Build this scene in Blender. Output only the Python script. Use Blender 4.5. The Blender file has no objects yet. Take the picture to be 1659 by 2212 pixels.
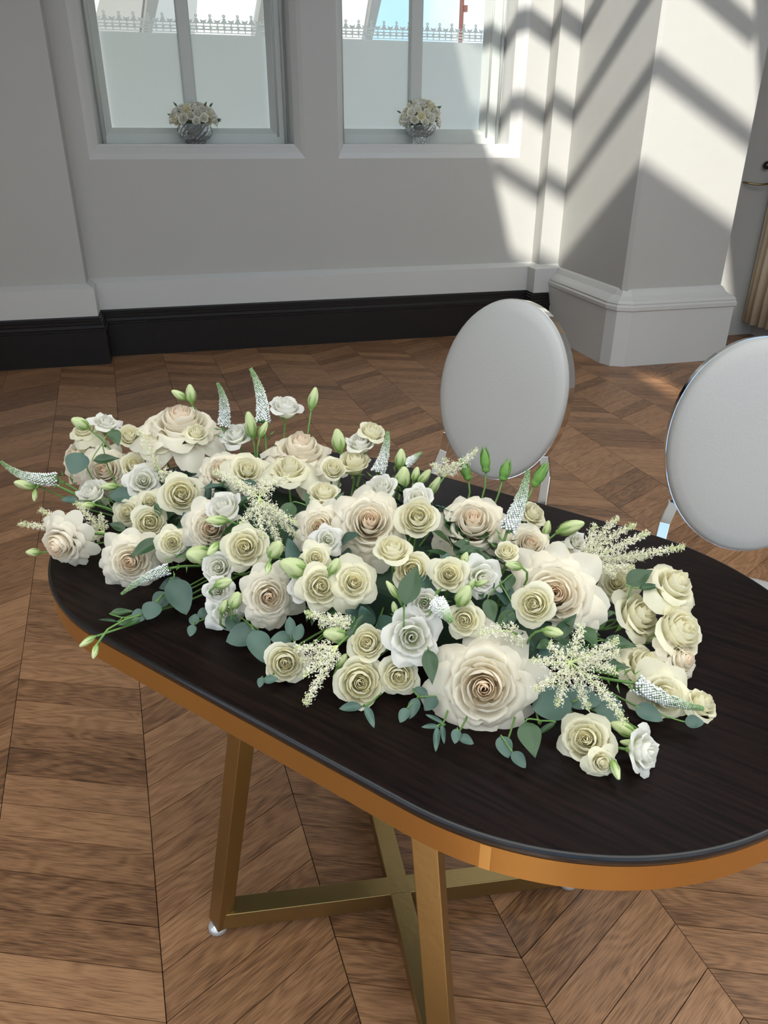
import bpy, bmesh, math, random
from mathutils import Vector, Matrix, Quaternion
PI = math.pi
scene = bpy.context.scene
COL = scene.collection

# ------------------------------------------------------------------ camera
cam_d = bpy.data.cameras.new('camera')
cam = bpy.data.objects.new('camera', cam_d); COL.objects.link(cam)
cr, cu, cf = (0.96741, -0.25317, 0.00468), (0.10971, 0.43574, 0.89336), (0.22821, 0.86373, -0.44932)
cam.matrix_world = Matrix(((cr[0], cu[0], -cf[0], 0), (cr[1], cu[1], -cf[1], 0), (cr[2], cu[2], -cf[2], 1.4), (0, 0, 0, 1)))
cam_d.sensor_fit = 'HORIZONTAL'; cam_d.sensor_width = 36.0; cam_d.lens = 36.0 * 1651 / 1659
cam_d.clip_start = 0.02
scene.camera = cam

# ------------------------------------------------------------------ sky, sun, exposure
vs = scene.view_settings
vs.view_transform = 'Standard'; vs.look = 'None'; vs.gamma = 1.0; vs.exposure = 0.88; vs.use_curve_mapping = False
world = bpy.data.worlds.new('sky'); scene.world = world; world.use_nodes = True
wn = world.node_tree; wn.nodes.clear()
wo = wn.nodes.new('ShaderNodeOutputWorld'); wb = wn.nodes.new('ShaderNodeBackground')
wt = wn.nodes.new('ShaderNodeTexCoord'); wz = wn.nodes.new('ShaderNodeTexNoise'); wr = wn.nodes.new('ShaderNodeValToRGB')
wz.inputs['Scale'].default_value = 2.2; wz.inputs['Detail'].default_value = 5.0
wr.color_ramp.elements[0].position = 0.42; wr.color_ramp.elements[0].color = (.36,.57,.86,1)
wr.color_ramp.elements[1].position = 0.66; wr.color_ramp.elements[1].color = (1.0,.965,.90,1)
wn.links.new(wt.outputs['Generated'], wz.inputs['Vector']); wn.links.new(wz.outputs['Fac'], wr.inputs['Fac'])
wn.links.new(wr.outputs['Color'], wb.inputs['Color']); wb.inputs['Strength'].default_value = 1.0
wn.links.new(wb.outputs['Background'], wo.inputs['Surface'])
SUN = Vector((1.0, 2.2, -2.227)).normalized()
sun_d = bpy.data.lights.new('sun', 'SUN'); sun_d.energy = 3.8; sun_d.angle = math.radians(1.6); sun_d.color = (1.0, 0.965, 0.88)
sun = bpy.data.objects.new('sun', sun_d); COL.objects.link(sun)
sun.rotation_euler = SUN.to_track_quat('-Z', 'Y').to_euler(); sun.location = (-3, -6, 8)
scene.cycles.use_denoising = True
# ------------------------------------------------------------------ helpers
def tag(o, label=None, cat=None, group=None, kind=None):
    if label: o['label'] = label
    if cat: o['category'] = cat
    if group: o['group'] = group
    if kind: o['kind'] = kind
    return o
def mk_mesh(name, verts, faces, mat=None, smooth=False, attrs=None):
    me = bpy.data.meshes.new(name); me.from_pydata([tuple(v) for v in verts], [], faces)
    if smooth and me.polygons: me.polygons.foreach_set('use_smooth', [True] * len(me.polygons))
    if attrs:
        for k, vals in attrs.items():
            a = me.attributes.new(k, 'FLOAT', 'POINT'); a.data.foreach_set('value', vals)
    if mat: me.materials.append(mat)
    me.update(); return me
def link(name, data, parent=None, loc=None, quat=None, scale=None):
    o = bpy.data.objects.new(name, data); COL.objects.link(o)
    if parent: o.parent = parent
    if loc is not None: o.location = loc
    if quat is not None: o.rotation_mode = 'QUATERNION'; o.rotation_quaternion = quat
    if scale is not None: o.scale = (scale,) * 3 if isinstance(scale, (int, float)) else scale
    return o
def empty(name, loc=(0, 0, 0), rz=0.0):
    o = bpy.data.objects.new(name, None); COL.objects.link(o); o.location = loc; o.rotation_euler = (0, 0, rz)
    o.empty_display_size = 0.05; return o
class MB:
    def __init__(s): s.v = []; s.f = []
    def add(s, vs, fs):
        n = len(s.v); s.v += [tuple(v) for v in vs]; s.f += [tuple(i + n for i in f) for f in fs]; return s
    def box(s, x0, x1, y0, y1, z0, z1):
        return s.add([(x0,y0,z0),(x1,y0,z0),(x1,y1,z0),(x0,y1,z0),(x0,y0,z1),(x1,y0,z1),(x1,y1,z1),(x0,y1,z1)],
                     [(0,3,2,1),(4,5,6,7),(0,1,5,4),(1,2,6,5),(2,3,7,6),(3,0,4,7)])
    def quad(s, a, b, c, d): return s.add([a, b, c, d], [(0, 1, 2, 3)])
    def ring(s, A, B):      # two 4-point loops -> 4 quads
        return s.add(list(A) + list(B), [(i, (i + 1) % 4, 4 + (i + 1) % 4, 4 + i) for i in range(4)])
    def beam(s, p, q, w, h, up=(0, 0, 1)):
        p, q = Vector(p), Vector(q); d = (q - p).normalized(); r = d.cross(Vector(up)).normalized(); u = r.cross(d)
        vs = []
        for e in (p, q):
            for a, b in ((-1, -1), (1, -1), (1, 1), (-1, 1)): vs.append(e + r * (a * w / 2) + u * (b * h / 2))
        return s.add(vs, [(0,1,2,3),(7,6,5,4),(0,4,5,1),(1,5,6,2),(2,6,7,3),(3,7,4,0)])
    def tube(s, pts, rad, n=8, cap=True):
        pts = [Vector(p) for p in pts]; m = len(pts)
        if not hasattr(rad, '__len__'): rad = [rad] * m
        ref = None; vs = []
        for i, p in enumerate(pts):
            d = (pts[min(i + 1, m - 1)] - pts[max(i - 1, 0)])
            d = d.normalized() if d.length > 1e-9 else Vector((0, 0, 1))
            if ref is None: ref = d.orthogonal().normalized()
            ref = (ref - d * ref.dot(d)); ref = ref.normalized() if ref.length > 1e-6 else d.orthogonal().normalized()
            b = d.cross(ref)
            for k in range(n): vs.append(p + (ref * math.cos(2*PI*k/n) + b * math.sin(2*PI*k/n)) * rad[i])
        fs = [(i*n+k, i*n+(k+1)%n, (i+1)*n+(k+1)%n, (i+1)*n+k) for i in range(m-1) for k in range(n)]
        if cap: fs += [tuple(range(n))[::-1], tuple((m-1)*n+k for k in range(n))]
        return s.add(vs, fs)
    def lathe(s, prof, n=24, c=(0, 0, 0), fn=None):
        vs = []
        for j, (r, z) in enumerate(prof):
            for k in range(n):
                a = 2*PI*k/n; rr = r * (fn(j, k) if fn else 1); vs.append((c[0]+rr*math.cos(a), c[1]+rr*math.sin(a), c[2]+z))
        m = len(prof)
        return s.add(vs, [(i*n+k, i*n+(k+1)%n, (i+1)*n+(k+1)%n, (i+1)*n+k) for i in range(m-1) for k in range(n)])
    def mesh(s, name, mat, smooth=False, attrs=None): return mk_mesh(name, s.v, s.f, mat, smooth, attrs)
    def obj(s, name, mat, parent=None, smooth=False, bevel=0, loc=None):
        o = link(name, s.mesh(name, mat, smooth), parent, loc)
        if bevel:
            b = o.modifiers.new('bevel', 'BEVEL'); b.width = bevel; b.segments = 3; b.limit_method = 'ANGLE'
        return o
def sweep(path, prof, closed=False):     # path: [(x,y)], room side is to the RIGHT of travel; prof: [(offset into room, z)]
    n = len(path); P = [Vector(p) for p in path]; mit = []
    for i in range(n):
        a = (P[i] - P[i-1]).normalized() if (i > 0 or closed) else None
        b = (P[(i+1) % n] - P[i]).normalized() if (i < n-1 or closed) else None
        na = Vector((a.y, -a.x)) if a else None; nb = Vector((b.y, -b.x)) if b else None
        if na is None: m = nb
        elif nb is None: m = na
        else: m = (na + nb) / max(0.15, 1 + na.dot(nb))
        mit.append(m)
    m = MB(); k = len(prof); vs = []
    for i in range(n):
        for off, z in prof: q = P[i] + mit[i] * off; vs.append((q.x, q.y, z))
    fs = [(i*k+j, i*k+j+1, (i+1)*k+j+1, (i+1)*k+j) for i in range(n-1) for j in range(k-1)]
    return m.add(vs, fs)

# ------------------------------------------------------------------ materials
def new_mat(name):
    m = bpy.data.materials.new(name); m.use_nodes = True; nt = m.node_tree
    return m, nt, nt.nodes['Principled BSDF'], nt.nodes['Material Output']
def N(nt, t, **kw):
    n = nt.nodes.new(t)
    for k, v in kw.items():
        if k in n.inputs.keys(): n.inputs[k].default_value = v
        else: setattr(n, k, v)
    return n
def simple(name, col, rough=0.5, metal=0.0, noise=0.0, nscale=8.0, bump=0.0, bscale=60.0, coat=0.0, spec=0.5):
    m, nt, p, o = new_mat(name)
    p.inputs['Base Color'].default_value = (*col, 1); p.inputs['Roughness'].default_value = rough; p.inputs['Metallic'].default_value = metal
    p.inputs['Coat Weight'].default_value = coat; p.inputs['Specular IOR Level'].default_value = spec
    tc = N(nt, 'ShaderNodeTexCoord')
    if noise:
        nz = N(nt, 'ShaderNodeTexNoise', Scale=nscale, Detail=4.0); nt.links.new(tc.outputs['Object'], nz.inputs['Vector'])
        mx = N(nt, 'ShaderNodeMixRGB'); mx.inputs[1].default_value = (*[c*(1-noise) for c in col], 1); mx.inputs[2].default_value = (*[min(1, c*(1+noise)) for c in col], 1)
        nt.links.new(nz.outputs['Fac'], mx.inputs[0]); nt.links.new(mx.outputs[0], p.inputs['Base Color'])
    if bump:
        bz = N(nt, 'ShaderNodeTexNoise', Scale=bscale, Detail=3.0); nt.links.new(tc.outputs['Object'], bz.inputs['Vector'])
        bp = N(nt, 'ShaderNodeBump', Strength=bump, Distance=0.01); nt.links.new(bz.outputs['Fac'], bp.inputs['Height']); nt.links.new(bp.outputs['Normal'], p.inputs['Normal'])
    return m
M_wall = simple('white wall paint', (.455, .45, .427), .55, noise=.03, nscale=2.5, bump=.12, bscale=14)
M_trim = simple('white gloss paint', (.57, .57, .555), .38, noise=.02, nscale=4, bump=.05, bscale=30)
M_frame = simple('window frame paint', (.50, .53, .505), .4, noise=.03)
M_black = simple('black stained skirting', (.010, .0078, .0068), .36, noise=.3, nscale=20, bump=.05, spec=.3)
M_band = simple('orange brass band', (.46, .265, .08), .44, 1.0, noise=.12, nscale=9, bump=.03, bscale=40)
M_brass = simple('satin brass tube', (.36, .26, .11), .38, 1.0, noise=.08, nscale=14, bump=.03, bscale=80)
M_chrome = simple('polished chrome', (.78, .78, .77), .08, 1.0)
M_pad = simple('white leatherette', (.415, .415, .405), .42, noise=.015, nscale=5, bump=.05, bscale=160)
M_plastic = simple('clear foot glide', (.7, .72, .73), .12, 0.6)
M_knob = simple('black knob', (.01, .009, .008), .2)
M_oldbrass = simple('aged brass', (.35, .27, .12), .35, 1.0)
M_curtain = simple('beige curtain cloth', (.62, .50, .35), .9, noise=.06, nscale=30)
M_concrete = simple('exterior paving', (.70, .69, .66), .9, noise=.1, nscale=1.5)
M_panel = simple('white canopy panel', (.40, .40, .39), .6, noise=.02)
M_panel_shade = simple('canopy panel shade tone', (.20, .193, .18), .6, noise=.02)  # darker copy of the panel: shade of turned-away facets put into the colour
M_mast = simple('rust red mast', (.15, .045, .028), .6)
M_foam = simple('dark green foam', (.02, .045, .025), .95, noise=.3, nscale=40)
M_stem = simple('green stem', (.12, .24, .055), .5, noise=.25, nscale=30)
M_sepal = simple('green sepal', (.20, .34, .085), .5, noise=.3, nscale=40)
M_rosebud = simple('rosebud green', (.13, .28, .05), .45, noise=.3, nscale=60)

def leaf_mat(name, c1, c2, rough):
    m, nt, p, o = new_mat(name)
    tc = N(nt, 'ShaderNodeTexCoord'); nz = N(nt, 'ShaderNodeTexNoise', Scale=25.0, Detail=3.0); oi = N(nt, 'ShaderNodeObjectInfo')
    ad = N(nt, 'ShaderNodeMath', operation='MULTIPLY_ADD'); ad.inputs[1].default_value = .5
    nt.links.new(tc.outputs['Object'], nz.inputs['Vector']); nt.links.new(oi.outputs['Random'], ad.inputs[0])
    sc = N(nt, 'ShaderNodeMath', operation='MULTIPLY'); sc.inputs[1].default_value = .5; nt.links.new(nz.outputs['Fac'], sc.inputs[0]); nt.links.new(sc.outputs[0], ad.inputs[2])
    mx = N(nt, 'ShaderNodeMixRGB'); mx.inputs[1].default_value = (*c1, 1); mx.inputs[2].default_value = (*c2, 1)
    nt.links.new(ad.outputs[0], mx.inputs[0]); nt.links.new(mx.outputs[0], p.inputs['Base Color']); p.inputs['Roughness'].default_value = rough
    return m
M_euc = leaf_mat('eucalyptus leaf', (.028, .066, .050), (.078, .145, .110), .5)
M_ruscus = leaf_mat('glossy dark leaf', (.014, .042, .016), (.042, .105, .028), .38)

def petal_mat(name, outer, inner, base, transl=.35):
    # 'lay' 0 = innermost petal, 1 = outermost; 'alo' 0 = petal foot, 1 = lip
    m, nt, p, o = new_mat(name); nt.nodes.remove(p)
    la = N(nt, 'ShaderNodeAttribute', attribute_name='lay'); al = N(nt, 'ShaderNodeAttribute', attribute_name='alo')
    r1 = N(nt, 'ShaderNodeMapRange'); r1.inputs[1].default_value = .1; r1.inputs[2].default_value = .75
    nt.links.new(la.outputs['Fac'], r1.inputs[0])
    m1 = N(nt, 'ShaderNodeMixRGB'); m1.inputs[1].default_value = (*inner, 1); m1.inputs[2].default_value = (*outer, 1); nt.links.new(r1.outputs[0], m1.inputs[0])
    r2 = N(nt, 'ShaderNodeMapRange'); r2.inputs[1].default_value = .05; r2.inputs[2].default_value = .6
    nt.links.new(al.outputs['Fac'], r2.inputs[0])
    m2 = N(nt, 'ShaderNodeMixRGB'); m2.inputs[1].default_value = (*base, 1); nt.links.new(r2.outputs[0], m2.inputs[0]); nt.links.new(m1.outputs[0], m2.inputs[2])
    oi = N(nt, 'ShaderNodeObjectInfo'); hv = N(nt, 'ShaderNodeHueSaturation'); rv = N(nt, 'ShaderNodeMapRange'); rv.inputs[3].default_value = .93; rv.inputs[4].default_value = 1.05
    nt.links.new(oi.outputs['Random'], rv.inputs[0]); nt.links.new(rv.outputs[0], hv.inputs['Value']); nt.links.new(m2.outputs[0], hv.inputs['Color'])
    pb = N(nt, 'ShaderNodeBsdfPrincipled', Roughness=.55); pb.inputs['Specular IOR Level'].default_value = .25; tr = N(nt, 'ShaderNodeBsdfTranslucent'); ms = N(nt, 'ShaderNodeMixShader'); ms.inputs[0].default_value = transl
    nt.links.new(hv.outputs[0], pb.inputs['Base Color']); nt.links.new(hv.outputs[0], tr.inputs['Color'])
    nt.links.new(pb.outputs[0], ms.inputs[1]); nt.links.new(tr.outputs[0], ms.inputs[2]); nt.links.new(ms.outputs[0], o.inputs['Surface'])
    return m
M_rose = petal_mat('blush garden rose petal', (.95, .90, .775), (.975, .85, .70), (.96, .87, .73), .48)
M_spray = petal_mat('cream spray rose petal', (.955, .92, .735), (.975, .935, .75), (.95, .93, .72), .48)
M_lisi = petal_mat('white lisianthus petal', (.955, .94, .885), (.96, .95, .88), (.86, .90, .68), .45)
M_bud = petal_mat('pale green bud', (.66, .74, .40), (.62, .72, .36), (.34, .50, .14), .25)
M_astil = simple('astilbe cream', (.92, .88, .73), .8)
M_astilg = simple('astilbe green tip', (.62, .68, .33), .8)
def spike_mat():
    m, nt, p, o = new_mat('veronica florets')
    al = N(nt, 'ShaderNodeAttribute', attribute_name='alo'); cr_ = N(nt, 'ShaderNodeValToRGB'); nt.links.new(al.outputs['Fac'], cr_.inputs['Fac'])
    e = cr_.color_ramp.elements; e[0].position = .0; e[0].color = (.86, .87, .86, 1); e[1].position = 1; e[1].color = (.10, .26, .05, 1)
    k = e.new(.4); k.color = (.80, .83, .77, 1); k = e.new(.75); k.color = (.36, .48, .26, 1)
    nt.links.new(cr_.outputs[0], p.inputs['Base Color']); p.inputs['Roughness'].default_value = .7
    return m
M_spike = spike_mat()
M_spikecore = simple('veronica green core', (.13, .23, .08), .7)

def wood_mat(name, dark, mid, light, rough, coat):
    m, nt, p, o = new_mat(name)
    uv = N(nt, 'ShaderNodeUVMap'); at = N(nt, 'ShaderNodeAttribute', attribute_name='tone')
    mp = N(nt, 'ShaderNodeMapping'); mp.inputs['Scale'].default_value = (5, 34, 1); nt.links.new(uv.outputs[0], mp.inputs['Vector'])
    n1 = N(nt, 'ShaderNodeTexNoise', Scale=1.0, Detail=3.0, Distortion=.6); nt.links.new(mp.outputs[0], n1.inputs['Vector'])
    # growth rings: contour lines of a smooth field stretched along the board
    mp2 = N(nt, 'ShaderNodeMapping'); mp2.inputs['Scale'].default_value = (3.2, 13, 1); nt.links.new(uv.outputs[0], mp2.inputs['Vector'])
    n2 = N(nt, 'ShaderNodeTexNoise', Scale=1.0, Detail=1.5, Distortion=.3); nt.links.new(mp2.outputs[0], n2.inputs['Vector'])
    mu = N(nt, 'ShaderNodeMath', operation='MULTIPLY'); mu.inputs[1].default_value = 62; nt.links.new(n2.outputs['Fac'], mu.inputs[0])
    sn = N(nt, 'ShaderNodeMath', operation='SINE'); nt.links.new(mu.outputs[0], sn.inputs[0])
    mp3 = N(nt, 'ShaderNodeMapping'); mp3.inputs['Scale'].default_value = (22, 420, 1); nt.links.new(uv.outputs[0], mp3.inputs['Vector'])
    n3 = N(nt, 'ShaderNodeTexNoise', Scale=1.0, Detail=2.0); nt.links.new(mp3.outputs[0], n3.inputs['Vector'])
    # sum
    def ma(a, k, b):
        n = N(nt, 'ShaderNodeMath', operation='MULTIPLY_ADD'); n.inputs[1].default_value = k
        nt.links.new(a, n.inputs[0])
        if isinstance(b, float): n.inputs[2].default_value = b
        else: nt.links.new(b, n.inputs[2])
        return n.outputs[0]
    s = ma(sn.outputs[0], .06, .06); s = ma(n1.outputs['Fac'], .36, s); s = ma(n3.outputs['Fac'], .80, s); s = ma(at.outputs['Fac'], .28, s)
    rp = N(nt, 'ShaderNodeValToRGB'); nt.links.new(s, rp.inputs['Fac'])
    e = rp.color_ramp.elements; e[0].position = .50; e[0].color = (*dark, 1); e[1].position = 1.12 if False else 1.0; e[1].color = (*light, 1); k = e.new(.76); k.color = (*mid, 1)
    nt.links.new(rp.outputs[0], p.inputs['Base Color']); p.inputs['Roughness'].default_value = rough; p.inputs['Coat Weight'].default_value = coat; p.inputs['Coat Roughness'].default_value = .25
    bp = N(nt, 'ShaderNodeBump', Strength=.12, Distance=.002); nt.links.new(n3.outputs['Fac'], bp.inputs['Height']); nt.links.new(bp.outputs[0], p.inputs['Normal'])
    return m
M_floor = wood_mat('oak chevron floor', (.080, .036, .015), (.24, .118, .054), (.38, .20, .098), .44, .08)
M_joint = simple('dark floor joint', (.025, .014, .008), .8)
def top_mat():
    m, nt, p, o = new_mat('dark wenge table top')
    tc = N(nt, 'ShaderNodeTexCoord'); mp = N(nt, 'ShaderNodeMapping'); mp.inputs['Scale'].default_value = (9, 150, 1); nt.links.new(tc.outputs['Object'], mp.inputs['Vector'])
    nz = N(nt, 'ShaderNodeTexNoise', Scale=1.0, Detail=4.0); nt.links.new(mp.outputs[0], nz.inputs['Vector'])
    rp = N(nt, 'ShaderNodeValToRGB'); nt.links.new(nz.outputs['Fac'], rp.inputs['Fac']); e = rp.color_ramp.elements
    e[0].position = .35; e[0].color = (.0045, .0030, .0028, 1); e[1].position = .75; e[1].color = (.014, .0072, .0058, 1)
    nt.links.new(rp.outputs[0], p.inputs['Base Color']); p.inputs['Roughness'].default_value = .30; p.inputs['Specular IOR Level'].default_value = .09
    bp = N(nt, 'ShaderNodeBump', Strength=.10, Distance=.002); nt.links.new(nz.outputs['Fac'], bp.inputs['Height']); nt.links.new(bp.outputs[0], p.inputs['Normal'])
    return m
M_top = top_mat()
M_topedge = simple('black lacquered edge', (.006, .006, .007), .18)
def glass_mat(name, tint, gl=.08, rough=0.0):
    m, nt, p, o = new_mat(name); nt.nodes.remove(p)
    t = N(nt, 'ShaderNodeBsdfTransparent'); t.inputs[0].default_value = (*tint, 1); g = N(nt, 'ShaderNodeBsdfGlossy'); g.inputs['Roughness'].default_value = rough
    fr = N(nt, 'ShaderNodeFresnel', IOR=1.45); ms = N(nt, 'ShaderNodeMixShader'); nt.links.new(fr.outputs[0], ms.inputs[0]); nt.links.new(t.outputs[0], ms.inputs[1]); nt.links.new(g.outputs[0], ms.inputs[2]); nt.links.new(ms.outputs[0], o.inputs['Surface'])
    return m
M_glass = glass_mat('window glass', (.95, .97, .96))
def crystal_mat():
    m, nt, p, o = new_mat('cut crystal')
    p.inputs['Base Color'].default_value = (.93, .97, .97, 1); p.inputs['Roughness'].default_value = .03; p.inputs['Transmission Weight'].default_value = .92; p.inputs['IOR'].default_value = 1.5
    return m
M_crystal = crystal_mat()
def film_mat():
    m, nt, p, o = new_mat('frosted window film'); nt.nodes.remove(p)
    t = N(nt, 'ShaderNodeBsdfTranslucent'); d = N(nt, 'ShaderNodeBsdfDiffuse'); ms = N(nt, 'ShaderNodeMixShader'); ms.inputs[0].default_value = .12
    tc = N(nt, 'ShaderNodeTexCoord'); nz = N(nt, 'ShaderNodeTexNoise', Scale=2.5, Detail=4.0); nt.links.new(tc.outputs['Object'], nz.inputs['Vector'])
    mx = N(nt, 'ShaderNodeMixRGB'); mx.inputs[1].default_value = (.76, .79, .76, 1); mx.inputs[2].default_value = (.82, .83, .79, 1); nt.links.new(nz.outputs['Fac'], mx.inputs[0])
    nt.links.new(mx.outputs[0], t.inputs['Color']); d.inputs['Color'].default_value = (.8, .82, .81, 1)
    nt.links.new(t.outputs[0], ms.inputs[1]); nt.links.new(d.outputs[0], ms.inputs[2]); nt.links.new(ms.outputs[0], o.inputs['Surface'])
    return m
M_film = film_mat()

# ------------------------------------------------------------------ room shell
ZC = 3.4                      # ceiling height
XL, YB, XR = -2.3, -2.4, 4.2  # left wall, rear wall, right wall
def struct(o, label=None): o['kind'] = 'structure'; return tag(o, label)
YW = 5.50
W1 = dict(o=(-.445, .905), i=(-.385, .845), g=(-.299, .716), m=(.166, .248))
W2 = dict(o=(1.128, 2.428), i=(1.172, 2.362), g=(1.205, 2.208), m=(1.677, 1.764))
ZS0, ZS1, ZH = 1.215, 1.298, 3.15
wf = MB()
def wq(x0, x1, z0, z1, y=YW): wf.quad((x0, y, z0), (x1, y, z0), (x1, y, z1), (x0, y, z1))
wq(-.563, 2.59, 0, ZS0); wq(-.563, 2.59, ZH, ZC)
wq(-.563, W1['o'][0], ZS0, ZH); wq(W1['o'][1], W2['o'][0], ZS0, ZH); wq(W2['o'][1], 2.59, ZS0, ZH)
wq(2.59, 2.745, 0, ZC, 5.375); wf.quad((2.59, YW, 0), (2.59, 5.375, 0), (2.59, 5.375, ZC), (2.59, YW, ZC))
struct(wf.obj('wall_front', M_wall), 'white window wall')
wp = MB(); wp.quad((XL, 5.31, 0), (-.563, 5.31, 0), (-.563, 5.31, ZC), (XL, 5.31, ZC)); wp.quad((-.563, 5.31, 0), (-.563, YW, 0), (-.563, YW, ZC), (-.563, 5.31, ZC))
struct(wp.obj('wall_front_pilaster', M_wall), 'broad white pilaster left of the windows')
# right pier with chamfered arris
pier = sweep([(2.745, 5.375), (2.745, 4.462), (2.767, 4.44), (3.46, 4.44), (3.46, 4.95)], [(0, .40), (0, ZC)])
struct(pier.obj('wall_pier', M_wall), 'white pier with moulded base')
pb = sweep([(2.745, 5.375), (2.745, 4.50), (2.76, 4.46), (2.80, 4.44), (3.46, 4.44), (3.46, 4.95)],
           [(.075, 0), (.075, .355), (.085, .362), (.086, .385), (.078, .395), (.080, .405), (.068, .42), (.05, .43), (.03, .445), (.012, .475), (0, .485)])
bb_ = pb.obj('trim_1', M_trim); struct(bb_, 'white moulded base of the pier')
wn_ = MB(); wn_.quad((3.46, 4.95, 0), (XR, 4.95, 0), (XR, 4.95, ZC), (3.46, 4.95, ZC)); struct(wn_.obj('wall_niche', M_wall), 'shaded wall of the recess right of the pier')
wr_ = MB(); wr_.quad((XR, 4.95, 0), (XR, YB, 0), (XR, YB, ZC), (XR, 4.95, ZC)); struct(wr_.obj('wall_right', M_wall), 'white right wall')
def windowed(name, bays, z0, z1, along, const, lo, hi):     # a wall with tall window openings
    m = MB(); es = sorted(bays)
    def q(a, b, za, zb):
        if along == 'x': m.quad((a, const, za), (b, const, za), (b, const, zb), (a, const, zb))
        else: m.quad((const, a, za), (const, b, za), (const, b, zb), (const, a, zb))
    q(lo, hi, 0, z0); q(lo, hi, z1, ZC); p = lo
    for a, b in es: q(p, a, z0, z1); p = b
    q(p, hi, z0, z1)
    for a, b in es:                                           # glazing bars
        for k in (1, 2):
            x = a + (b - a) * k / 3; m.box(*((x-.03, x+.03, const-.04, const+.04) if along == 'x' else (const-.04, const+.04, x-.03, x+.03)), z0, z1)
        zz = z0 + (z1 - z0) * .70; m.box(*((a, b, const-.04, const+.04) if along == 'x' else (const-.04, const+.04, a, b)), zz-.03, zz+.03)
    return struct(m.obj(name, M_wall))
windowed('wall_rear', [(-2.15, -.2), (0, 1.95), (2.15, 4.05)], .3, 2.75, 'x', YB, XL, XR)['label'] = 'rear wall with tall windows'
windowed('wall_left', [(-2.2, -.75), (-.6, .85)], .3, 2.9, 'y', XL, YB, 5.31)['label'] = 'left wall with tall windows'
# ceiling with a glazed rooflight whose bars throw the slanting shadows
def roof_pt(c1, c2, z=ZC):
    y = (c1 - z - .523 * (c2 - .33 * z)) / (.775 + .523 * .12); return (c2 - .33 * z + .12 * y, y, z)
def ceil_part(y0, y1, c1a, c1b, c2a, c2b, m):
    hole = [roof_pt(c1a, c2a), roof_pt(c1a, c2b), roof_pt(c1b, c2b), roof_pt(c1b, c2a)]
    out = [(XL, y0, ZC), (XR, y0, ZC), (XR, y1, ZC), (XL, y1, ZC)]
    m.ring(out, hole)
cm = MB(); ceil_part(1.6, 5.6, 6.116, 8.05, 1.955, 3.45, cm)
struct(cm.obj('ceiling', M_wall), 'white ceiling with rooflight')
def added_diffuser_mat():
    m, nt, p, o = new_mat('added daylight diffuser'); nt.nodes.remove(p)
    t = N(nt, 'ShaderNodeBsdfTranslucent'); t.inputs['Color'].default_value = (.96, .93, .86, 1); nt.links.new(t.outputs[0], o.inputs['Surface']); return m
cm = MB(); cm.quad((XL, YB, ZC), (XR, YB, ZC), (XR, .15, ZC), (XL, .15, ZC)); ceil_part(.15, 1.6, 4.27, 4.74, 2.285, 2.385, cm)  # added diffuser, unseen: brightens the table; its slit is shaped for the floor streak
struct(cm.obj('ceiling_added_diffuser', added_diffuser_mat()), 'unseen translucent ceiling sheet added to soften and brighten the light')
gb = MB()
for c1 in (6.60, 7.085, 7.57):
    gb.beam(roof_pt(c1, 1.955), roof_pt(c1, 3.45), .10, .05)
struct(gb.obj('trim_2', M_frame), 'white rooflight glazing bars')

# skirting: white plinth above a black moulded baseboard, following the wall line
run = [(XL, 5.31), (-.563, 5.31), (-.563, YW), (2.59, YW), (2.59, 5.375), (2.745, 5.375)]
struct(sweep(run, [(.045, .29), (.045, .478), (.04, .482), (0, .505)]).obj('trim_3', M_trim), 'white plinth band above the skirting')
struct(sweep(run, [(.08, 0), (.08, .218), (.088, .222), (.088, .232), (.076, .238), (.074, .256), (.066, .262), (.066, .276), (.058, .281), (.058, .292), (.05, .297), (.048, .308), (.03, .308)]).obj('baseboard_front', M_black), 'black moulded skirting board')

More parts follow.
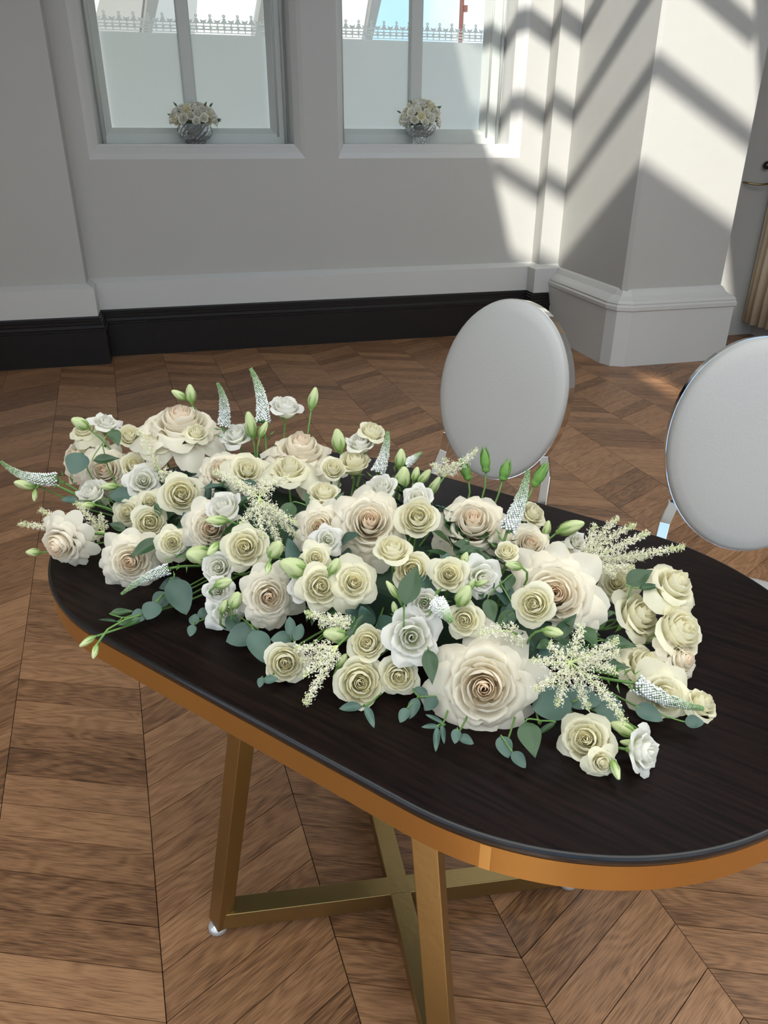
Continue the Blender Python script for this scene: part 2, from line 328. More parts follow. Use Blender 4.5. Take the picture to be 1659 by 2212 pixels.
# windows
def win(idx, W, label):
    root = empty('window_%d' % idx, ((W['o'][0]+W['o'][1])/2, YW, ZS0)); struct(root, label)
    off = Vector(root.location)
    def ob(m, name, mat, **k):
        m.v = [tuple(Vector(v) - off) for v in m.v]; return m.obj(name, mat, root, **k)
    o0, o1 = W['o']; i0, i1 = W['i']; g0, g1 = W['g']; YC = 5.56; YF = 5.72; YG = 5.765; GZ = 1.392
    R_ = lambda x0, x1, z0, z1, y: [(x0, y, z0), (x1, y, z0), (x1, y, z1), (x0, y, z1)]
    m = MB()                                                # curved chamfer round the opening: three facets
    for a, b in ((0, .4), (.4, .75), (.75, 1)):
        k = lambda t: (o0+(i0-o0)*t, o1+(i1-o1)*t, ZS0+(ZS1-ZS0)*t, ZH-.06*t, YW+(YC-YW)*t**1.3)
        A, B = k(a), k(b); m.ring(R_(A[0], A[1], A[2], A[3], A[4]), R_(B[0], B[1], B[2], B[3], B[4]))
    ob(m, 'surround', M_trim)
    m = MB(); m.ring(R_(i0, i1, ZS1, ZH-.06, YC), R_(i0+.012, i1-.012, ZS1, ZH-.07, YF)); ob(m, 'reveal', M_trim)
    m = MB(); m.box(i0, i1, YC-.004, YF, ZS1-.02, ZS1+.002); ob(m, 'sill', M_trim, bevel=.003)
    m = MB(); e = .034
    m.ring(R_(i0, i1, ZS1, ZH-.07, YF), R_(g0-e, g1+e, GZ-e, ZH-.16, YF)); m.ring(R_(g0-e, g1+e, GZ-e, ZH-.16, YF), R_(g0, g1, GZ, ZH-.19, YG)); ob(m, 'frame', M_frame)
    for x in (g0-e-.012, g1+e+.012):
        m = MB(); m.tube([(x, YF, GZ-.05), (x, YF, ZH-.16)], .008, 8); ob(m, 'bead', M_frame, smooth=True)
    for x in (i0+.03, i1-.03):
        m = MB(); m.tube([(x, YF-.008, ZS1+.003), (x, YF-.008, ZH-.1)], .012, 8); ob(m, 'bead', M_frame, smooth=True)
    m0, m1 = W['m']; m = MB(); m.box(m0, m1, YF-.005, YG+.02, GZ, ZH-.19); ob(m, 'mullion', M_frame, bevel=.012)
    for a, b in ((g0, m0), (m1, g1)):
        m = MB(); m.box(a, b, YG+.004, YG+.009, GZ, ZH-.19); pn = ob(m, 'pane', M_glass)
        ob(lace(a, b, YG+.001, GZ, 1.921), 'frosted_film', M_film).parent = pn
    return root
def lace_mask(u, h):         # one repeat of the cut film border, u 0..1 over 86 mm, h metres above the film edge
    w = .086; x = (u - .5) * w; ux = (u * 2) % 1
    if h < .006: return False
    if h < .012: return True
    if h < .022: return abs(ux - .5) > .42
    if h < .028: return True
    if h < .042: return ((ux - .5) / .36) ** 2 + ((h - .035) / .0048) ** 2 > 1
    if h < .047: return True
    if h < .057: return abs(ux - .5) > .42
    if h < .061: return True
    top = .074 + .014 * (1 - abs(x) / .043) ** 1.2 + (.006 if abs(x) < .004 else 0)
    r = math.hypot(x, h - .099)
    if r < .0095: return r > .0028
    if h > top: return abs(x) < .003 and h < .099
    rr = math.hypot(x, h - .061)
    if .0175 < rr < .028 and abs(x) > .009 and h > .063 and h < .082: return False
    return True
def lace(x0, x1, y, z0, z1):
    m = MB(); m.quad((x0, y, z0), (x1, y, z0), (x1, y, z1), (x0, y, z1)); st = .0022; nx = int((x1 - x0) / st)
    for j in range(int(.11 / st)):
        h = (j + .5) * st; a = None
        for i in range(nx + 1):
            on = i < nx and lace_mask((((i + .5) * st) / .086) % 1, h)
            if on and a is None: a = i
            if not on and a is not None:
                m.quad((x0+a*st, y, z1+j*st), (x0+i*st, y, z1+j*st), (x0+i*st, y, z1+(j+1)*st), (x0+a*st, y, z1+(j+1)*st)); a = None
    return m
win(1, W1, 'left white window with frosted lace-edged film'); win(2, W2, 'right white window with frosted lace-edged film')

# ------------------------------------------------------------------ outside: folded white canopy, mast, paving
g = MB(); g.box(-30, 30, 6.2, 60, -.3, -.2); struct(g.obj('ground_outside', M_concrete), 'pale paving outside the windows')
can = empty('folded_canopy', (-1.0, 9.2, 2.0)); tag(can, 'white folded-plate canopy seen above the frosted film', 'canopy')
co = Vector(can.location); NP = 13
low = [Vector((-4.63 + .542*k, 8.8 + (.45 if k % 2 else 0), 1.2 + .15*((k*2) % 3))) for k in range(NP)]
top = [p + Vector((1.25 + .25*((k*3) % 2), 1.1 - (.7 if k % 2 else 0), 3.6)) for k, p in enumerate(low)]
def panel(*q, mt=M_panel):
    n = (q[1] - q[0]).cross(q[2] - q[0]).normalized() * .03; K = len(q)
    m = MB(); m.add([p - co for p in q] + [p - co + n for p in q], [tuple(range(K)), tuple(range(2*K-1, K-1, -1))] + [(i, K+i, K+(i+1) % K, (i+1) % K) for i in range(K)]); return m.obj('panel', mt, can)
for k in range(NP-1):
    panel(low[k], low[k+1], top[k], mt=M_panel_shade if k % 3 == 1 else M_panel); panel(low[k+1], top[k+1], top[k], mt=M_panel_shade if k % 2 else M_panel)
for k in range(0, NP, 3):
    m = MB(); m.tube([low[k]-co, Vector((low[k].x, low[k].y+.3, -.25))-co], .05, 8); m.obj('post', M_panel, can)
mast = empty('mast', (3.9, 11.0, -.2)); tag(mast, 'thin rust red mast outside the right window', 'mast')
m = MB(); m.tube([(0, 0, 0), (0, 0, 6)], .028, 10); m.obj('pole', M_mast, mast); m = MB(); m.box(.02, .07, -.03, .03, 2.93, 3.0); m.obj('bracket', M_mast, mast)

# ------------------------------------------------------------------ chevron floor
PW, PITCH = .322, .0935; CA = math.radians(94.0)                 # column width, board pitch, column direction
fd = Vector((math.cos(CA), math.sin(CA))); fp = Vector((math.sin(CA), -math.cos(CA))); FO = Vector((.475, 1.0)); SL = math.tan(math.radians(25.5))
floor = MB(); floor.quad((XL, YB, -.012), (XR, YB, -.012), (XR, 6, -.012), (XL, 6, -.012))
floor = struct(floor.obj('floor', M_joint), 'brown oak chevron parquet floor')
rng = random.Random(11)
cs, cu_, cf_ = Vector(cr), Vector(cu), Vector(cf)
boards = []
for ci in range(-16, 14):
    for j in range(-62, 56):
        sgn = -1 if ci % 2 else 1
        g_ = .0009; u0, u1 = ci*PW + g_, (ci+1)*PW - g_
        def w(uu, k): return FO + fp*uu + fd*(k*PITCH + (uu - ci*PW - (0 if sgn > 0 else PW)) * SL * sgn)
        c = [w(u0, j) + fd*g_, w(u1, j) + fd*g_, w(u1, j+1) - fd*g_, w(u0, j+1) - fd*g_]
        mid = (c[0]+c[2])/2
        if mid.x < XL or mid.x > XR+.1 or mid.y < YB or mid.y > 5.6: continue
        boards.append((c, mid, rng.random(), rng.random()*20, rng.random()*20, rng.uniform(-.0005, .0005), sgn))
def board_geo(b):
    c, mid, tone, ru, rv, dz, sgn = b; L = (c[1]-c[0]).length
    vs = [(p.x, p.y, dz) for p in c] + [(p.x, p.y, -.012) for p in c]
    fs = [(0, 1, 2, 3), (0, 4, 5, 1), (1, 5, 6, 2), (2, 6, 7, 3), (3, 7, 4, 0)]
    dr = (c[1]-c[0]).normalized(); nr = Vector((-dr.y, dr.x))
    uv = [((p - c[0]).dot(dr) + ru, (p - c[0]).dot(nr) + rv) for p in c]; uv = uv + uv
    return vs, fs, uv, tone
def build_boards(name, bl):
    vs, fs, uvs, tn = [], [], [], []
    for b in bl:
        v, f_, uv, t = board_geo(b); n = len(vs); vs += v; fs += [tuple(i+n for i in q) for q in f_]; uvs += uv; tn += [t]*len(v)
    me = mk_mesh(name, vs, fs, M_floor, attrs={'tone': tn}); ul = me.uv_layers.new(name='UVMap')
    flat = []
    for l in me.loops: flat += uvs[l.vertex_index]
    ul.data.foreach_set('uv', flat); o = link(name, me, floor); return o
def seen(b):
    p = Vector((b[1].x, b[1].y, -1.4)); z = p.dot(cf_)
    if z < .3: return None
    x, y = p.dot(cs)/z*1651, p.dot(cu_)/z*1651
    return z if abs(x) < 880 and abs(y) < 1180 else None
vis = sorted([b for b in boards if seen(b)], key=lambda b: seen(b)); near = vis[:300]; ids = set(id(b) for b in near)
for b in near: build_boards('plank', [b])
tag(build_boards('plank_field', [b for b in boards if id(b) not in ids]), kind='stuff')

# ------------------------------------------------------------------ recess at the right: curtain and holdback
cu0 = empty('curtain', (4.13, 4.75, .11)); tag(cu0, 'beige pleated curtain hanging in the recess behind the pier', 'curtain')
m = MB(); pts = []; n = 90
for i in range(n+1):
    t = i/n; y = .18 - 1.0*t; pts.append((-.035 + .032*math.sin(t*PI*2*13) + .012*math.sin(t*31), y))
vs = [(x*(.9 if z else 1.1), y, z) for z in (0, .6, 2.0, 3.4) for x, y in pts]; k = n+1
m.add(vs, [(r*k+i, r*k+i+1, (r+1)*k+i+1, (r+1)*k+i) for r in range(3) for i in range(n)]); o = m.obj('cloth', M_curtain, cu0, smooth=True)
sd = o.modifiers.new('t', 'SOLIDIFY'); sd.thickness = .004
hb = empty('curtain_holdback', (4.015, 4.95, 1.06)); tag(hb, 'curved brass curtain holdback with black knob on the recess wall', 'holdback')
m = MB(); m.tube([(-.14+.28*t, -.03-.05*math.sin(t*PI), .012 - .02*math.sin(t*PI) + .06*t*t) for t in [i/16 for i in range(17)]], .007, 8); m.obj('arm', M_oldbrass, hb, smooth=True)
m = MB(); m.tube([(-.14, -.03, .012), (-.14, 0, .012)], .006, 8); m.obj('fixing', M_oldbrass, hb, smooth=True)
m = MB(); m.lathe([(.001, .035), (.016, .032), (.026, .02), (.027, .008), (.02, -.004), (.008, -.01), (.008, -.02)], 18); m.v = [(x, -z-.02, y) for x, y, z in m.v]; o = m.obj('knob', M_knob, hb, smooth=True, loc=(0, 0, .12))

# ------------------------------------------------------------------ table
TC = Vector((.2957, 1.0204)); TA = -0.86789
tbl = empty('oval_table', (TC.x, TC.y, 0), TA); tag(tbl, 'oval dark-topped table with brass rim and crossed brass legs', 'table')
def stadium(hl, r, n=72):
    p = []
    for i in range(n+1): a = -PI/2 + PI*i/n; p.append((hl + r*math.cos(a), r*math.sin(a)))
    for i in range(n+1): a = PI/2 + PI*i/n; p.append((-hl + r*math.cos(a), r*math.sin(a)))
    return p
def stad_rings(rings, cap_top=False, cap_bot=False, hl=.2676):
    m = MB(); L = len(stadium(hl, 1)); vs = []
    for r, z in rings: vs += [(x, y, z) for x, y in stadium(hl, r)]
    fs = [(j*L+i, j*L+(i+1) % L, (j+1)*L+(i+1) % L, (j+1)*L+i) for j in range(len(rings)-1) for i in range(L)]
    if cap_top: fs.append(tuple((len(rings)-1)*L+i for i in range(L)))
    if cap_bot: fs.append(tuple(range(L))[::-1])
    return m.add(vs, fs)
ttop = stad_rings([(.3795, .742), (.3795, .7495), (.379, .7502)], cap_top=True).obj('table_top', M_top, tbl)
stad_rings([(.379, .737), (.3832, .739), (.3842, .743), (.3834, .747), (.3818, .7496), (.3800, .7506), (.3788, .7500)]).obj('lacquered_edge', M_topedge, ttop, smooth=True)
bm_ = stad_rings([(.3822, .7012), (.3822, .7372)]); s2 = stad_rings([(.372, .700), (.3812, .700), (.3822, .7012)]); bm_.add(s2.v, s2.f); s2 = stad_rings([(.3822, .7372), (.379, .7376)]); bm_.add(s2.v, s2.f); bm_.obj('brass_band', M_band, tbl, smooth=True)
m = stad_rings([(.374, .702), (.373, .741)], cap_bot=True); m.obj('underside', simple('dark underside', (.02, .015, .012), .8), tbl)
m = MB(); jv = []
for a in [math.radians(-77.0 + .45*i) for i in range(5)]:
    for rr_, z in ((.3820, .7014), (.3827, .7014), (.3827, .7370), (.3820, .7370)): jv.append((.2676 + rr_*math.cos(a), rr_*math.sin(a), z))
m.add(jv, [(i*4+k, i*4+(k+1) % 4, (i+1)*4+(k+1) % 4, (i+1)*4+k) for i in range(4) for k in range(4)])
m.obj('band_joint', simple('pale brass joint', (.66, .44, .16), .40, 1.0), tbl)
bc = Vector((.03, -.03))
feet = {(a, b): Vector((bc.x + a*.255, bc.y + b*.24, .042)) for a in (-1, 1) for b in (-1, 1)}
for (a, b), fpt in feet.items():
    top = Vector((bc.x + a*.15, bc.y + b*.19, .702)); d = (top - fpt); 
    m = MB(); m.beam(fpt + Vector((0, 0, -.022)), top, .038, .030, up=(a*.3, b, 0)); lg = m.obj('leg', M_brass, tbl, bevel=.0015)
    m = MB(); m.lathe([(.001, .016), (.012, .016), (.018, .010), (.020, .002), (.016, 0), (.001, 0)], 20, (fpt.x + a*.004, fpt.y + b*.004, .002)); m.obj('foot_glide', M_plastic, lg, smooth=True)
m = MB(); m.beam(feet[(-1, -1)], feet[(1, 1)], .040, .040); m.obj('crossbar', M_brass, tbl, bevel=.0015)
m = MB(); m.beam(feet[(-1, 1)], feet[(1, -1)], .040, .0396); m.obj('crossbar', M_brass, tbl, bevel=.0015)
m = MB(); m.beam((bc.x-.17, bc.y-.19, .695), (bc.x+.17, bc.y-.19, .695), .04, .014); m.obj('top_bracket', M_brass, tbl)
m = MB(); m.beam((bc.x-.17, bc.y+.19, .695), (bc.x+.17, bc.y+.19, .695), .04, .014); m.obj('top_bracket', M_brass, tbl)

# ------------------------------------------------------------------ chairs
def ell_pad(a, b, t, n=64, dome=.014):
    m = MB(); prof = [(0.0, -t/2-dome), (.35, -t/2-dome*.93), (.65, -t/2-dome*.72), (.85, -t/2-dome*.38), (.95, -t/2-dome*.02), (.99, -t/2*.6), (1.0, 0), (.99, t/2*.8), (.95, t/2), (.5, t/2+.003), (0, t/2+.003)]
    vs = []
    for s, y in prof:
        for k in range(n): vs.append((a*max(s, .001)*math.cos(2*PI*k/n), y, b*max(s, .001)*math.sin(2*PI*k/n)))
    return m.add(vs, [(j*n+k, j*n+(k+1) % n, (j+1)*n+(k+1) % n, (j+1)*n+k) for j in range(len(prof)-1) for k in range(n)])
def chair(name, label, loc, rz, lean, BA, BB, ZB):
    # chair local: seat in front at -Y, back plane near y=0 ; +Y is away from the sitter
    c = empty(name, loc, rz); tag(c, label, 'chair', 'oval-backed chairs behind the table')
    bz = ZB + BB*math.cos(lean); q = Quaternion((1, 0, 0), -lean); ctr = Vector((0, BB*math.sin(lean), bz))
    def P(x, y, z): return ctr + q @ Vector((x, y, z))
    m = ell_pad(BA-.001, BB-.001, .034); b = m.obj('backrest', M_pad, c, smooth=True); b.location = ctr; b.rotation_mode = 'QUATERNION'; b.rotation_quaternion = q
    m = ell_pad(BA-.012, BB-.012, .012, dome=.004); m.v = [(x, y+.028, z) for x, y, z in m.v]; r2 = m.obj('back_panel', M_pad, c, smooth=True); r2.location = ctr; r2.rotation_mode = 'QUATERNION'; r2.rotation_quaternion = q
    m = MB(); n = 72; vs = []                                    # flat steel hoop round the back
    for k in range(n):
        a = 2*PI*k/n
        for s, y in ((0, .004), (.004, .004), (.004, .046), (0, .046)): vs.append(P((BA+s-.003)*math.cos(a), y, (BB+s-.003)*math.sin(a)))
    m.add(vs, [(k*4+i, k*4+(i+1) % 4, ((k+1) % n)*4+(i+1) % 4, ((k+1) % n)*4+i) for k in range(n) for i in range(4)]); m.obj('back_hoop', M_chrome, c)
    m = MB(); m.lathe([(.001, .465), (.12, .468), (.19, .462), (.222, .446), (.228, .43), (.222, .412), (.001, .41)], 48, (0, -.245, 0)); st_ = m.obj('seat', M_pad, c, smooth=True)
    m = MB(); m.lathe([(.20, .412), (.226, .412), (.226, .385), (.20, .385), (.20, .412)], 48, (0, -.245, 0)); m.obj('seat_ring', M_chrome, st_)
    for sx in (-1, 1):
        att = P(sx*BA*.80, .012, -BB*.60)
        pts = [att, att + Vector((sx*.012, .004, -.06)), Vector((sx*.185, -.03, .40)), Vector((sx*.18, -.02, .25)), Vector((sx*.195, .06, 0.0))]
        m = MB()
        for i in range(4): m.beam(pts[i], pts[i+1] + (pts[i+1]-pts[i]).normalized()*.004, .026, .012, up=(0, 1, 0))
        m.obj('leg', M_chrome, c, bevel=.002)
        pts = [Vector((sx*.15, -.40, .40)), Vector((sx*.17, -.43, .25)), Vector((sx*.19, -.46, 0))]
        m = MB()
        for i in range(2): m.beam(pts[i], pts[i+1] + (pts[i+1]-pts[i]).normalized()*.004, .026, .012, up=(0, 1, 0))
        m.obj('leg', M_chrome, c, bevel=.002)
    return c
for nm, lab, loc, rz in [('oval_back_chair','white oval-backed chair with chrome hoop standing nearer the windows',(.799,1.868,0),-.86),('oval_back_chair','white oval-backed chair cut off by the right edge of the picture',(1.2214,1.3266,0),-.5)]: chair(nm, lab, loc, rz, math.radians(12), .1915,.25,.50)

# ---- flower positions (world metres)
BLOOMS=[
('R',(-0.0234,1.3878,0.9253),(0.0250,-0.2733,0.9616),0.0703,(0.0115,1.3091,0.7850),'wide open cream garden rose topping the far left end, buds rising behind it'),
('R',(-0.2292,1.4666,0.8333),(-0.5927,-0.5768,0.5621),0.0498,(-0.0331,1.2713,0.7850),'pale garden rose turned outward behind the round dark leaf at far left'),
('R',(-0.1714,1.3827,0.8345),(-0.1198,-0.8108,0.5730),0.0478,(-0.0373,1.2677,0.7850),'cream garden rose right of the round dark leaf, lance leaf across its top'),
('R',(-0.2333,1.1604,0.7998),(-0.5240,-0.8515,0.0199),0.0436,(-0.0470,1.2469,0.7850),'large cream rose overhanging the left table end under an astilbe plume'),
('R',(-0.1197,1.0903,0.7960),(-0.0665,-0.9090,0.4115),0.0438,(0.0236,1.1637,0.7850),'blush-centred rose above the veronica spike that points at the left table corner'),
('R',(0.0075,1.0529,0.8589),(-0.0999,-0.8554,0.5083),0.0437,(0.0852,1.0910,0.7850),'pale blush rose below the white lisianthus, left of the central astilbe'),
('R',(0.0370,1.2230,0.8816),(-0.0751,-0.5924,0.8021),0.0432,(0.0629,1.1969,0.7850),'garden rose behind the tip of the central astilbe plume'),
('R',(0.1772,1.2402,0.9080),(0.0558,-0.1881,0.9806),0.0666,(0.1506,1.1839,0.7850),'wide flat cream rose at the back ridge, below a tall green bud'),
('R',(0.1581,0.9604,0.8884),(-0.2292,-0.8014,0.5525),0.0372,(0.1854,0.9866,0.7850),'half hidden cream rose left of the big pink-centred rose'),
('R',(0.2239,0.9275,0.9070),(-0.1199,-0.7151,0.6886),0.0546,(0.2351,0.9524,0.7850),'big pink-centred rose in the middle of the arrangement'),
('R',(0.3750,0.9155,0.8955),(-0.2177,-0.4987,0.8390),0.0561,(0.3396,0.9206,0.7850),'big ivory rose in front of the row of four green rosebuds'),
('R',(0.4515,0.8801,0.8659),(-0.1301,-0.5938,0.7940),0.0351,(0.3970,0.8830,0.7850),'blush rose under the tall veronica spike, mostly hidden'),
('R',(0.4296,0.7545,0.8601),(-0.3558,-0.6899,0.6305),0.0589,(0.4013,0.7947,0.7850),'very large ivory rose with a small rose resting on its lower left'),
('R',(0.0739,0.8889,0.8273),(-0.0333,-0.8928,0.4493),0.0391,(0.1786,0.9807,0.7850),'open peach-centred rose at the front left above the round eucalyptus leaves'),
('R',(0.2987,0.6625,0.8058),(-0.3298,-0.7530,0.5694),0.0627,(0.3554,0.7720,0.7850),'largest rose, peach-hearted and fully open, lying on the table at the front'),
('R',(0.5897,0.6784,0.7814),(0.2719,-0.7658,0.5828),0.0314,(0.4600,0.7874,0.7850),'pale rose behind the right-hand cluster of cream spray roses, facing away'),
('S',(-0.2048,1.4729,0.8883),(-0.1533,-0.3992,0.9039),0.0256,(-0.0236,1.2794,0.7850),'greenish cream spray rose at the far left top with a bud in front'),
('S',(-0.1200,1.4215,0.8845),(0.0118,-0.6376,0.7703),0.0226,(-0.0103,1.2906,0.7850),'small spray rose between the round white bloom and the top left rose'),
('S',(-0.0703,1.3730,0.8852),(-0.2102,-0.4855,0.8486),0.0323,(-0.0076,1.2930,0.7850),'cream spray rose hanging on the front of the top left garden rose'),
('S',(0.0040,1.3478,0.9075),(0.1571,-0.4281,0.8900),0.0218,(0.0214,1.2931,0.7850),'spray rose in side view with long sepals below the top left rose'),
('S',(-0.1148,1.3690,0.8445),(0.1025,-0.7670,0.6335),0.0234,(-0.0229,1.2800,0.7850),'small ivory spray rose directly above the round white lisianthus at left'),
('S',(-0.0322,1.1620,0.8707),(0.0852,-0.8636,0.4970),0.0314,(0.0252,1.1629,0.7850),'cream spray rose with a swirled heart, alone between white lisianthus and blush rose'),
('S',(-0.0880,1.2348,0.8297),(-0.0150,-0.7998,0.6001),0.0181,(-0.0239,1.2246,0.7850),'pale spray rose tucked under the round white lisianthus at left'),
('S',(-0.1330,1.2884,0.7870),(-0.1978,-0.8201,0.5369),0.0247,(-0.0506,1.2565,0.7850),'left one of the two touching cream spray roses near the left end'),
('S',(-0.0857,1.1557,0.8292),(0.1214,-0.8696,0.4786),0.0254,(0.0081,1.1820,0.7850),'right one of the two touching cream spray roses near the left end'),
('S',(-0.0517,1.0699,0.8322),(0.0426,-0.8825,0.4683),0.0233,(0.0567,1.1246,0.7850),'cream spray rose just right of the serrated rose leaf'),
('S',(0.0504,0.9640,0.8678),(-0.1386,-0.8355,0.5317),0.0302,(0.1383,1.0283,0.7850),'lemony spray rose below the central astilbe plume'),
('S',(0.0779,1.1741,0.8996),(0.0823,-0.6919,0.7172),0.0297,(0.0982,1.1549,0.7850),'cream spray rose leaning on the garden rose behind the astilbe tip'),
('S',(0.1421,1.1429,0.9124),(0.0031,-0.2750,0.9614),0.0330,(0.1466,1.1223,0.7850),'cupped yellowish spray rose under the wide back-ridge rose'),
('S',(0.2119,1.1263,0.9055),(0.0002,-0.6032,0.7976),0.0196,(0.1965,1.0995,0.7850),'green-tinged spray rose half behind another on the back ridge'),
('S',(0.1784,1.0284,0.9138),(-0.0252,-0.2829,0.9588),0.0250,(0.1888,1.0331,0.7850),'upright cupped spray rose standing alone above the dark gap in the middle'),
('S',(0.2560,1.1686,0.8977),(-0.0433,-0.2398,0.9699),0.0274,(0.2093,1.1146,0.7850),'cupped cream spray rose on a tall stem right of the wide back-ridge rose'),
('S',(0.2937,1.1901,0.9405),(0.2225,-0.3524,0.9090),0.0221,(0.2138,1.1094,0.7850),'spray rose with leafy sepals, rightmost of the two highest at the back'),
('S',(0.2902,0.9115,0.9125),(-0.1945,-0.7571,0.6237),0.0279,(0.2826,0.9306,0.7850),'cream spray rose with round open heart between the two big central roses'),
('S',(0.2366,0.8501,0.9049),(-0.0899,-0.2934,0.9518),0.0233,(0.2555,0.8940,0.7850),'cupped spray rose with green sepals standing in front of the pink-centred rose'),
('S',(0.1385,0.8478,0.8603),(-0.0309,-0.8231,0.5670),0.0286,(0.2192,0.9328,0.7850),'cream spray rose in the front row right of the peach-centred rose'),
('S',(0.1401,0.8915,0.8791),(-0.0722,-0.8105,0.5813),0.0188,(0.2013,0.9539,0.7850),'small rounded spray rose above the front row, beside a greenish bud'),
('S',(0.1795,0.8299,0.8713),(-0.1166,-0.7843,0.6094),0.0283,(0.2416,0.9063,0.7850),'cream spray rose with drooping outer petal in the front row below the pink-centred rose'),
('S',(0.2581,0.8301,0.8771),(-0.2404,-0.7642,0.5986),0.0257,(0.2732,0.8761,0.7850),'cream spray rose behind the pointed dark leaf at the centre'),
('S',(0.2969,0.7941,0.8868),(-0.2853,-0.7469,0.6007),0.0227,(0.3051,0.8438,0.7850),'neatly swirled white spray rose below the big ivory rose'),
('S',(0.2972,0.7330,0.8560),(-0.3628,-0.7726,0.5210),0.0218,(0.3249,0.8080,0.7850),'yellowish spiral spray rose above the largest front rose'),
('S',(0.3768,0.7105,0.8813),(-0.5183,-0.6460,0.5604),0.0249,(0.3721,0.7706,0.7850),'small spray rose resting on the very large ivory rose'),
('S',(0.4913,0.9531,0.8764),(0.2769,-0.5458,0.7908),0.0213,(0.3853,0.9069,0.7850),'spray rose in side view right of the tall veronica spike'),
('S',(0.5153,0.8826,0.8339),(-0.0662,-0.5930,0.8025),0.0247,(0.4238,0.8615,0.7850),'pale spray rose between the very large ivory rose and the right astilbe'),
('S',(0.5601,0.8151,0.8226),(-0.3645,-0.6394,0.6770),0.0245,(0.4686,0.8087,0.7850),'cream spray rose under the right astilbe plume'),
('S',(0.6116,0.7502,0.8554),(0.2461,-0.4302,0.8685),0.0338,(0.4755,0.8005,0.7850),'cream spray rose highest at the right end, apart from the others'),
('S',(0.5654,0.7502,0.8107),(0.3543,-0.5712,0.7404),0.0341,(0.4718,0.7973,0.7850),'cream spray rose with curling sepals, upper left of the right-end cluster'),
('S',(0.5972,0.7064,0.8099),(0.2408,-0.6167,0.7495),0.0343,(0.4701,0.7959,0.7850),'cream spray rose facing right, upper right of the right-end cluster'),
('S',(0.5440,0.6928,0.7749),(0.2454,-0.4484,0.8595),0.0334,(0.4493,0.7783,0.7850),'cream spray rose with a green-edged petal, middle of the right-end cluster'),
('S',(0.5237,0.6233,0.7788),(-0.2346,-0.7269,0.6455),0.0301,(0.4240,0.7568,0.7850),'cream spray rose under the veronica spike at the right end'),
('S',(0.5753,0.6151,0.7667),(0.3027,-0.3511,0.8861),0.0224,(0.4383,0.7690,0.7850),'small half-closed spray rose, rightmost of the whole arrangement'),
('S',(0.3943,0.5837,0.7757),(-0.4438,-0.5290,0.7233),0.0286,(0.3915,0.7294,0.7850),'open white spray rose at the front right on the bare table'),
('S',(0.4000,0.5519,0.7687),(-0.1710,-0.8181,0.5491),0.0150,(0.3915,0.7294,0.7850),'small cream spray rose tucked under the front right white one'),
('S',(0.0808,0.8044,0.7783),(-0.0941,-0.8443,0.5276),0.0265,(0.2169,0.9355,0.7850),'lowest left spray rose near the front table edge, with spread petals'),
('S',(0.1811,0.7656,0.8195),(-0.2659,-0.6940,0.6691),0.0228,(0.2694,0.8735,0.7850),'lemony spray rose beside a fat green bud, front centre'),
('S',(0.1655,0.7385,0.7809),(-0.1280,-0.7956,0.5922),0.0312,(0.2753,0.8666,0.7850),'wide open cream spray rose lowest at the front centre'),
('S',(0.2134,0.7301,0.7880),(-0.2394,-0.8305,0.5029),0.0225,(0.2961,0.8420,0.7850),'cream spray rose between the wide open one and the largest rose'),
('S',(0.3867,0.8191,0.8955),(-0.2625,-0.4449,0.8563),0.0149,(0.3623,0.8484,0.7850),'small unopened green-tinted spray rose left of the very large ivory rose'),
('L',(-0.1586,1.4644,0.9022),(0.3212,-0.2558,0.9118),0.0255,(-0.0111,1.2900,0.7850),'round white lisianthus standing highest at the far left'),
('L',(0.0691,1.3198,0.9101),(-0.2707,-0.3442,0.8990),0.0283,(0.0699,1.2627,0.7850),'white lisianthus between the two veronica spikes at the back'),
('L',(-0.0995,1.3254,0.8302),(0.0377,-0.8181,0.5738),0.0301,(-0.0298,1.2741,0.7850),'round pure white lisianthus at the left between green leaves'),
('L',(-0.1961,1.3473,0.8101),(-0.3478,-0.4756,0.8080),0.0260,(-0.0532,1.2543,0.7850),'white lisianthus in side view at the left under the garden rose'),
('L',(0.0288,1.0592,0.8923),(-0.3501,-0.3408,0.8725),0.0272,(0.0902,1.0851,0.7850),'white cupped lisianthus just left of the central astilbe'),
('L',(0.0105,0.9683,0.8376),(-0.2012,-0.8070,0.5552),0.0231,(0.1221,1.0474,0.7850),'topmost of the column of three white lisianthus at the front left'),
('L',(0.0066,0.9453,0.8119),(-0.1050,-0.8373,0.5365),0.0203,(0.1305,1.0375,0.7850),'middle one of the column of three white lisianthus at the front left'),
('L',(0.0146,0.9284,0.7840),(-0.0338,-0.9057,0.4227),0.0242,(0.1405,1.0257,0.7850),'lowest of the column of three white lisianthus at the front left'),
('L',(0.1639,1.3039,0.9599),(0.1029,-0.2365,0.9662),0.0280,(0.1188,1.2214,0.7850),'white lisianthus rising highest at the back right of the tall spike'),
('L',(0.2712,1.1877,0.9250),(-0.1499,-0.2328,0.9609),0.0252,(0.2067,1.1177,0.7850),'white lisianthus in side view on the back ridge beside a spray rose'),
('L',(0.3173,0.9993,0.9019),(-0.2086,-0.6223,0.7545),0.0218,(0.2876,0.9906,0.7850),'white lisianthus peeking over the round-hearted spray rose at the centre'),
('L',(0.2703,1.0423,0.9066),(-0.1873,-0.3144,0.9306),0.0237,(0.2491,1.0292,0.7850),'white lisianthus at the back below the slim upright spike'),
('L',(0.1150,0.8697,0.8476),(-0.3946,-0.7241,0.5657),0.0193,(0.2015,0.9537,0.7850),'white lisianthus overlapped by the front row spray rose'),
('L',(0.1616,0.9152,0.8915),(-0.0411,-0.8276,0.5598),0.0192,(0.1990,0.9567,0.7850),'ruffled white lisianthus at the lower left edge of the pink-centred rose'),
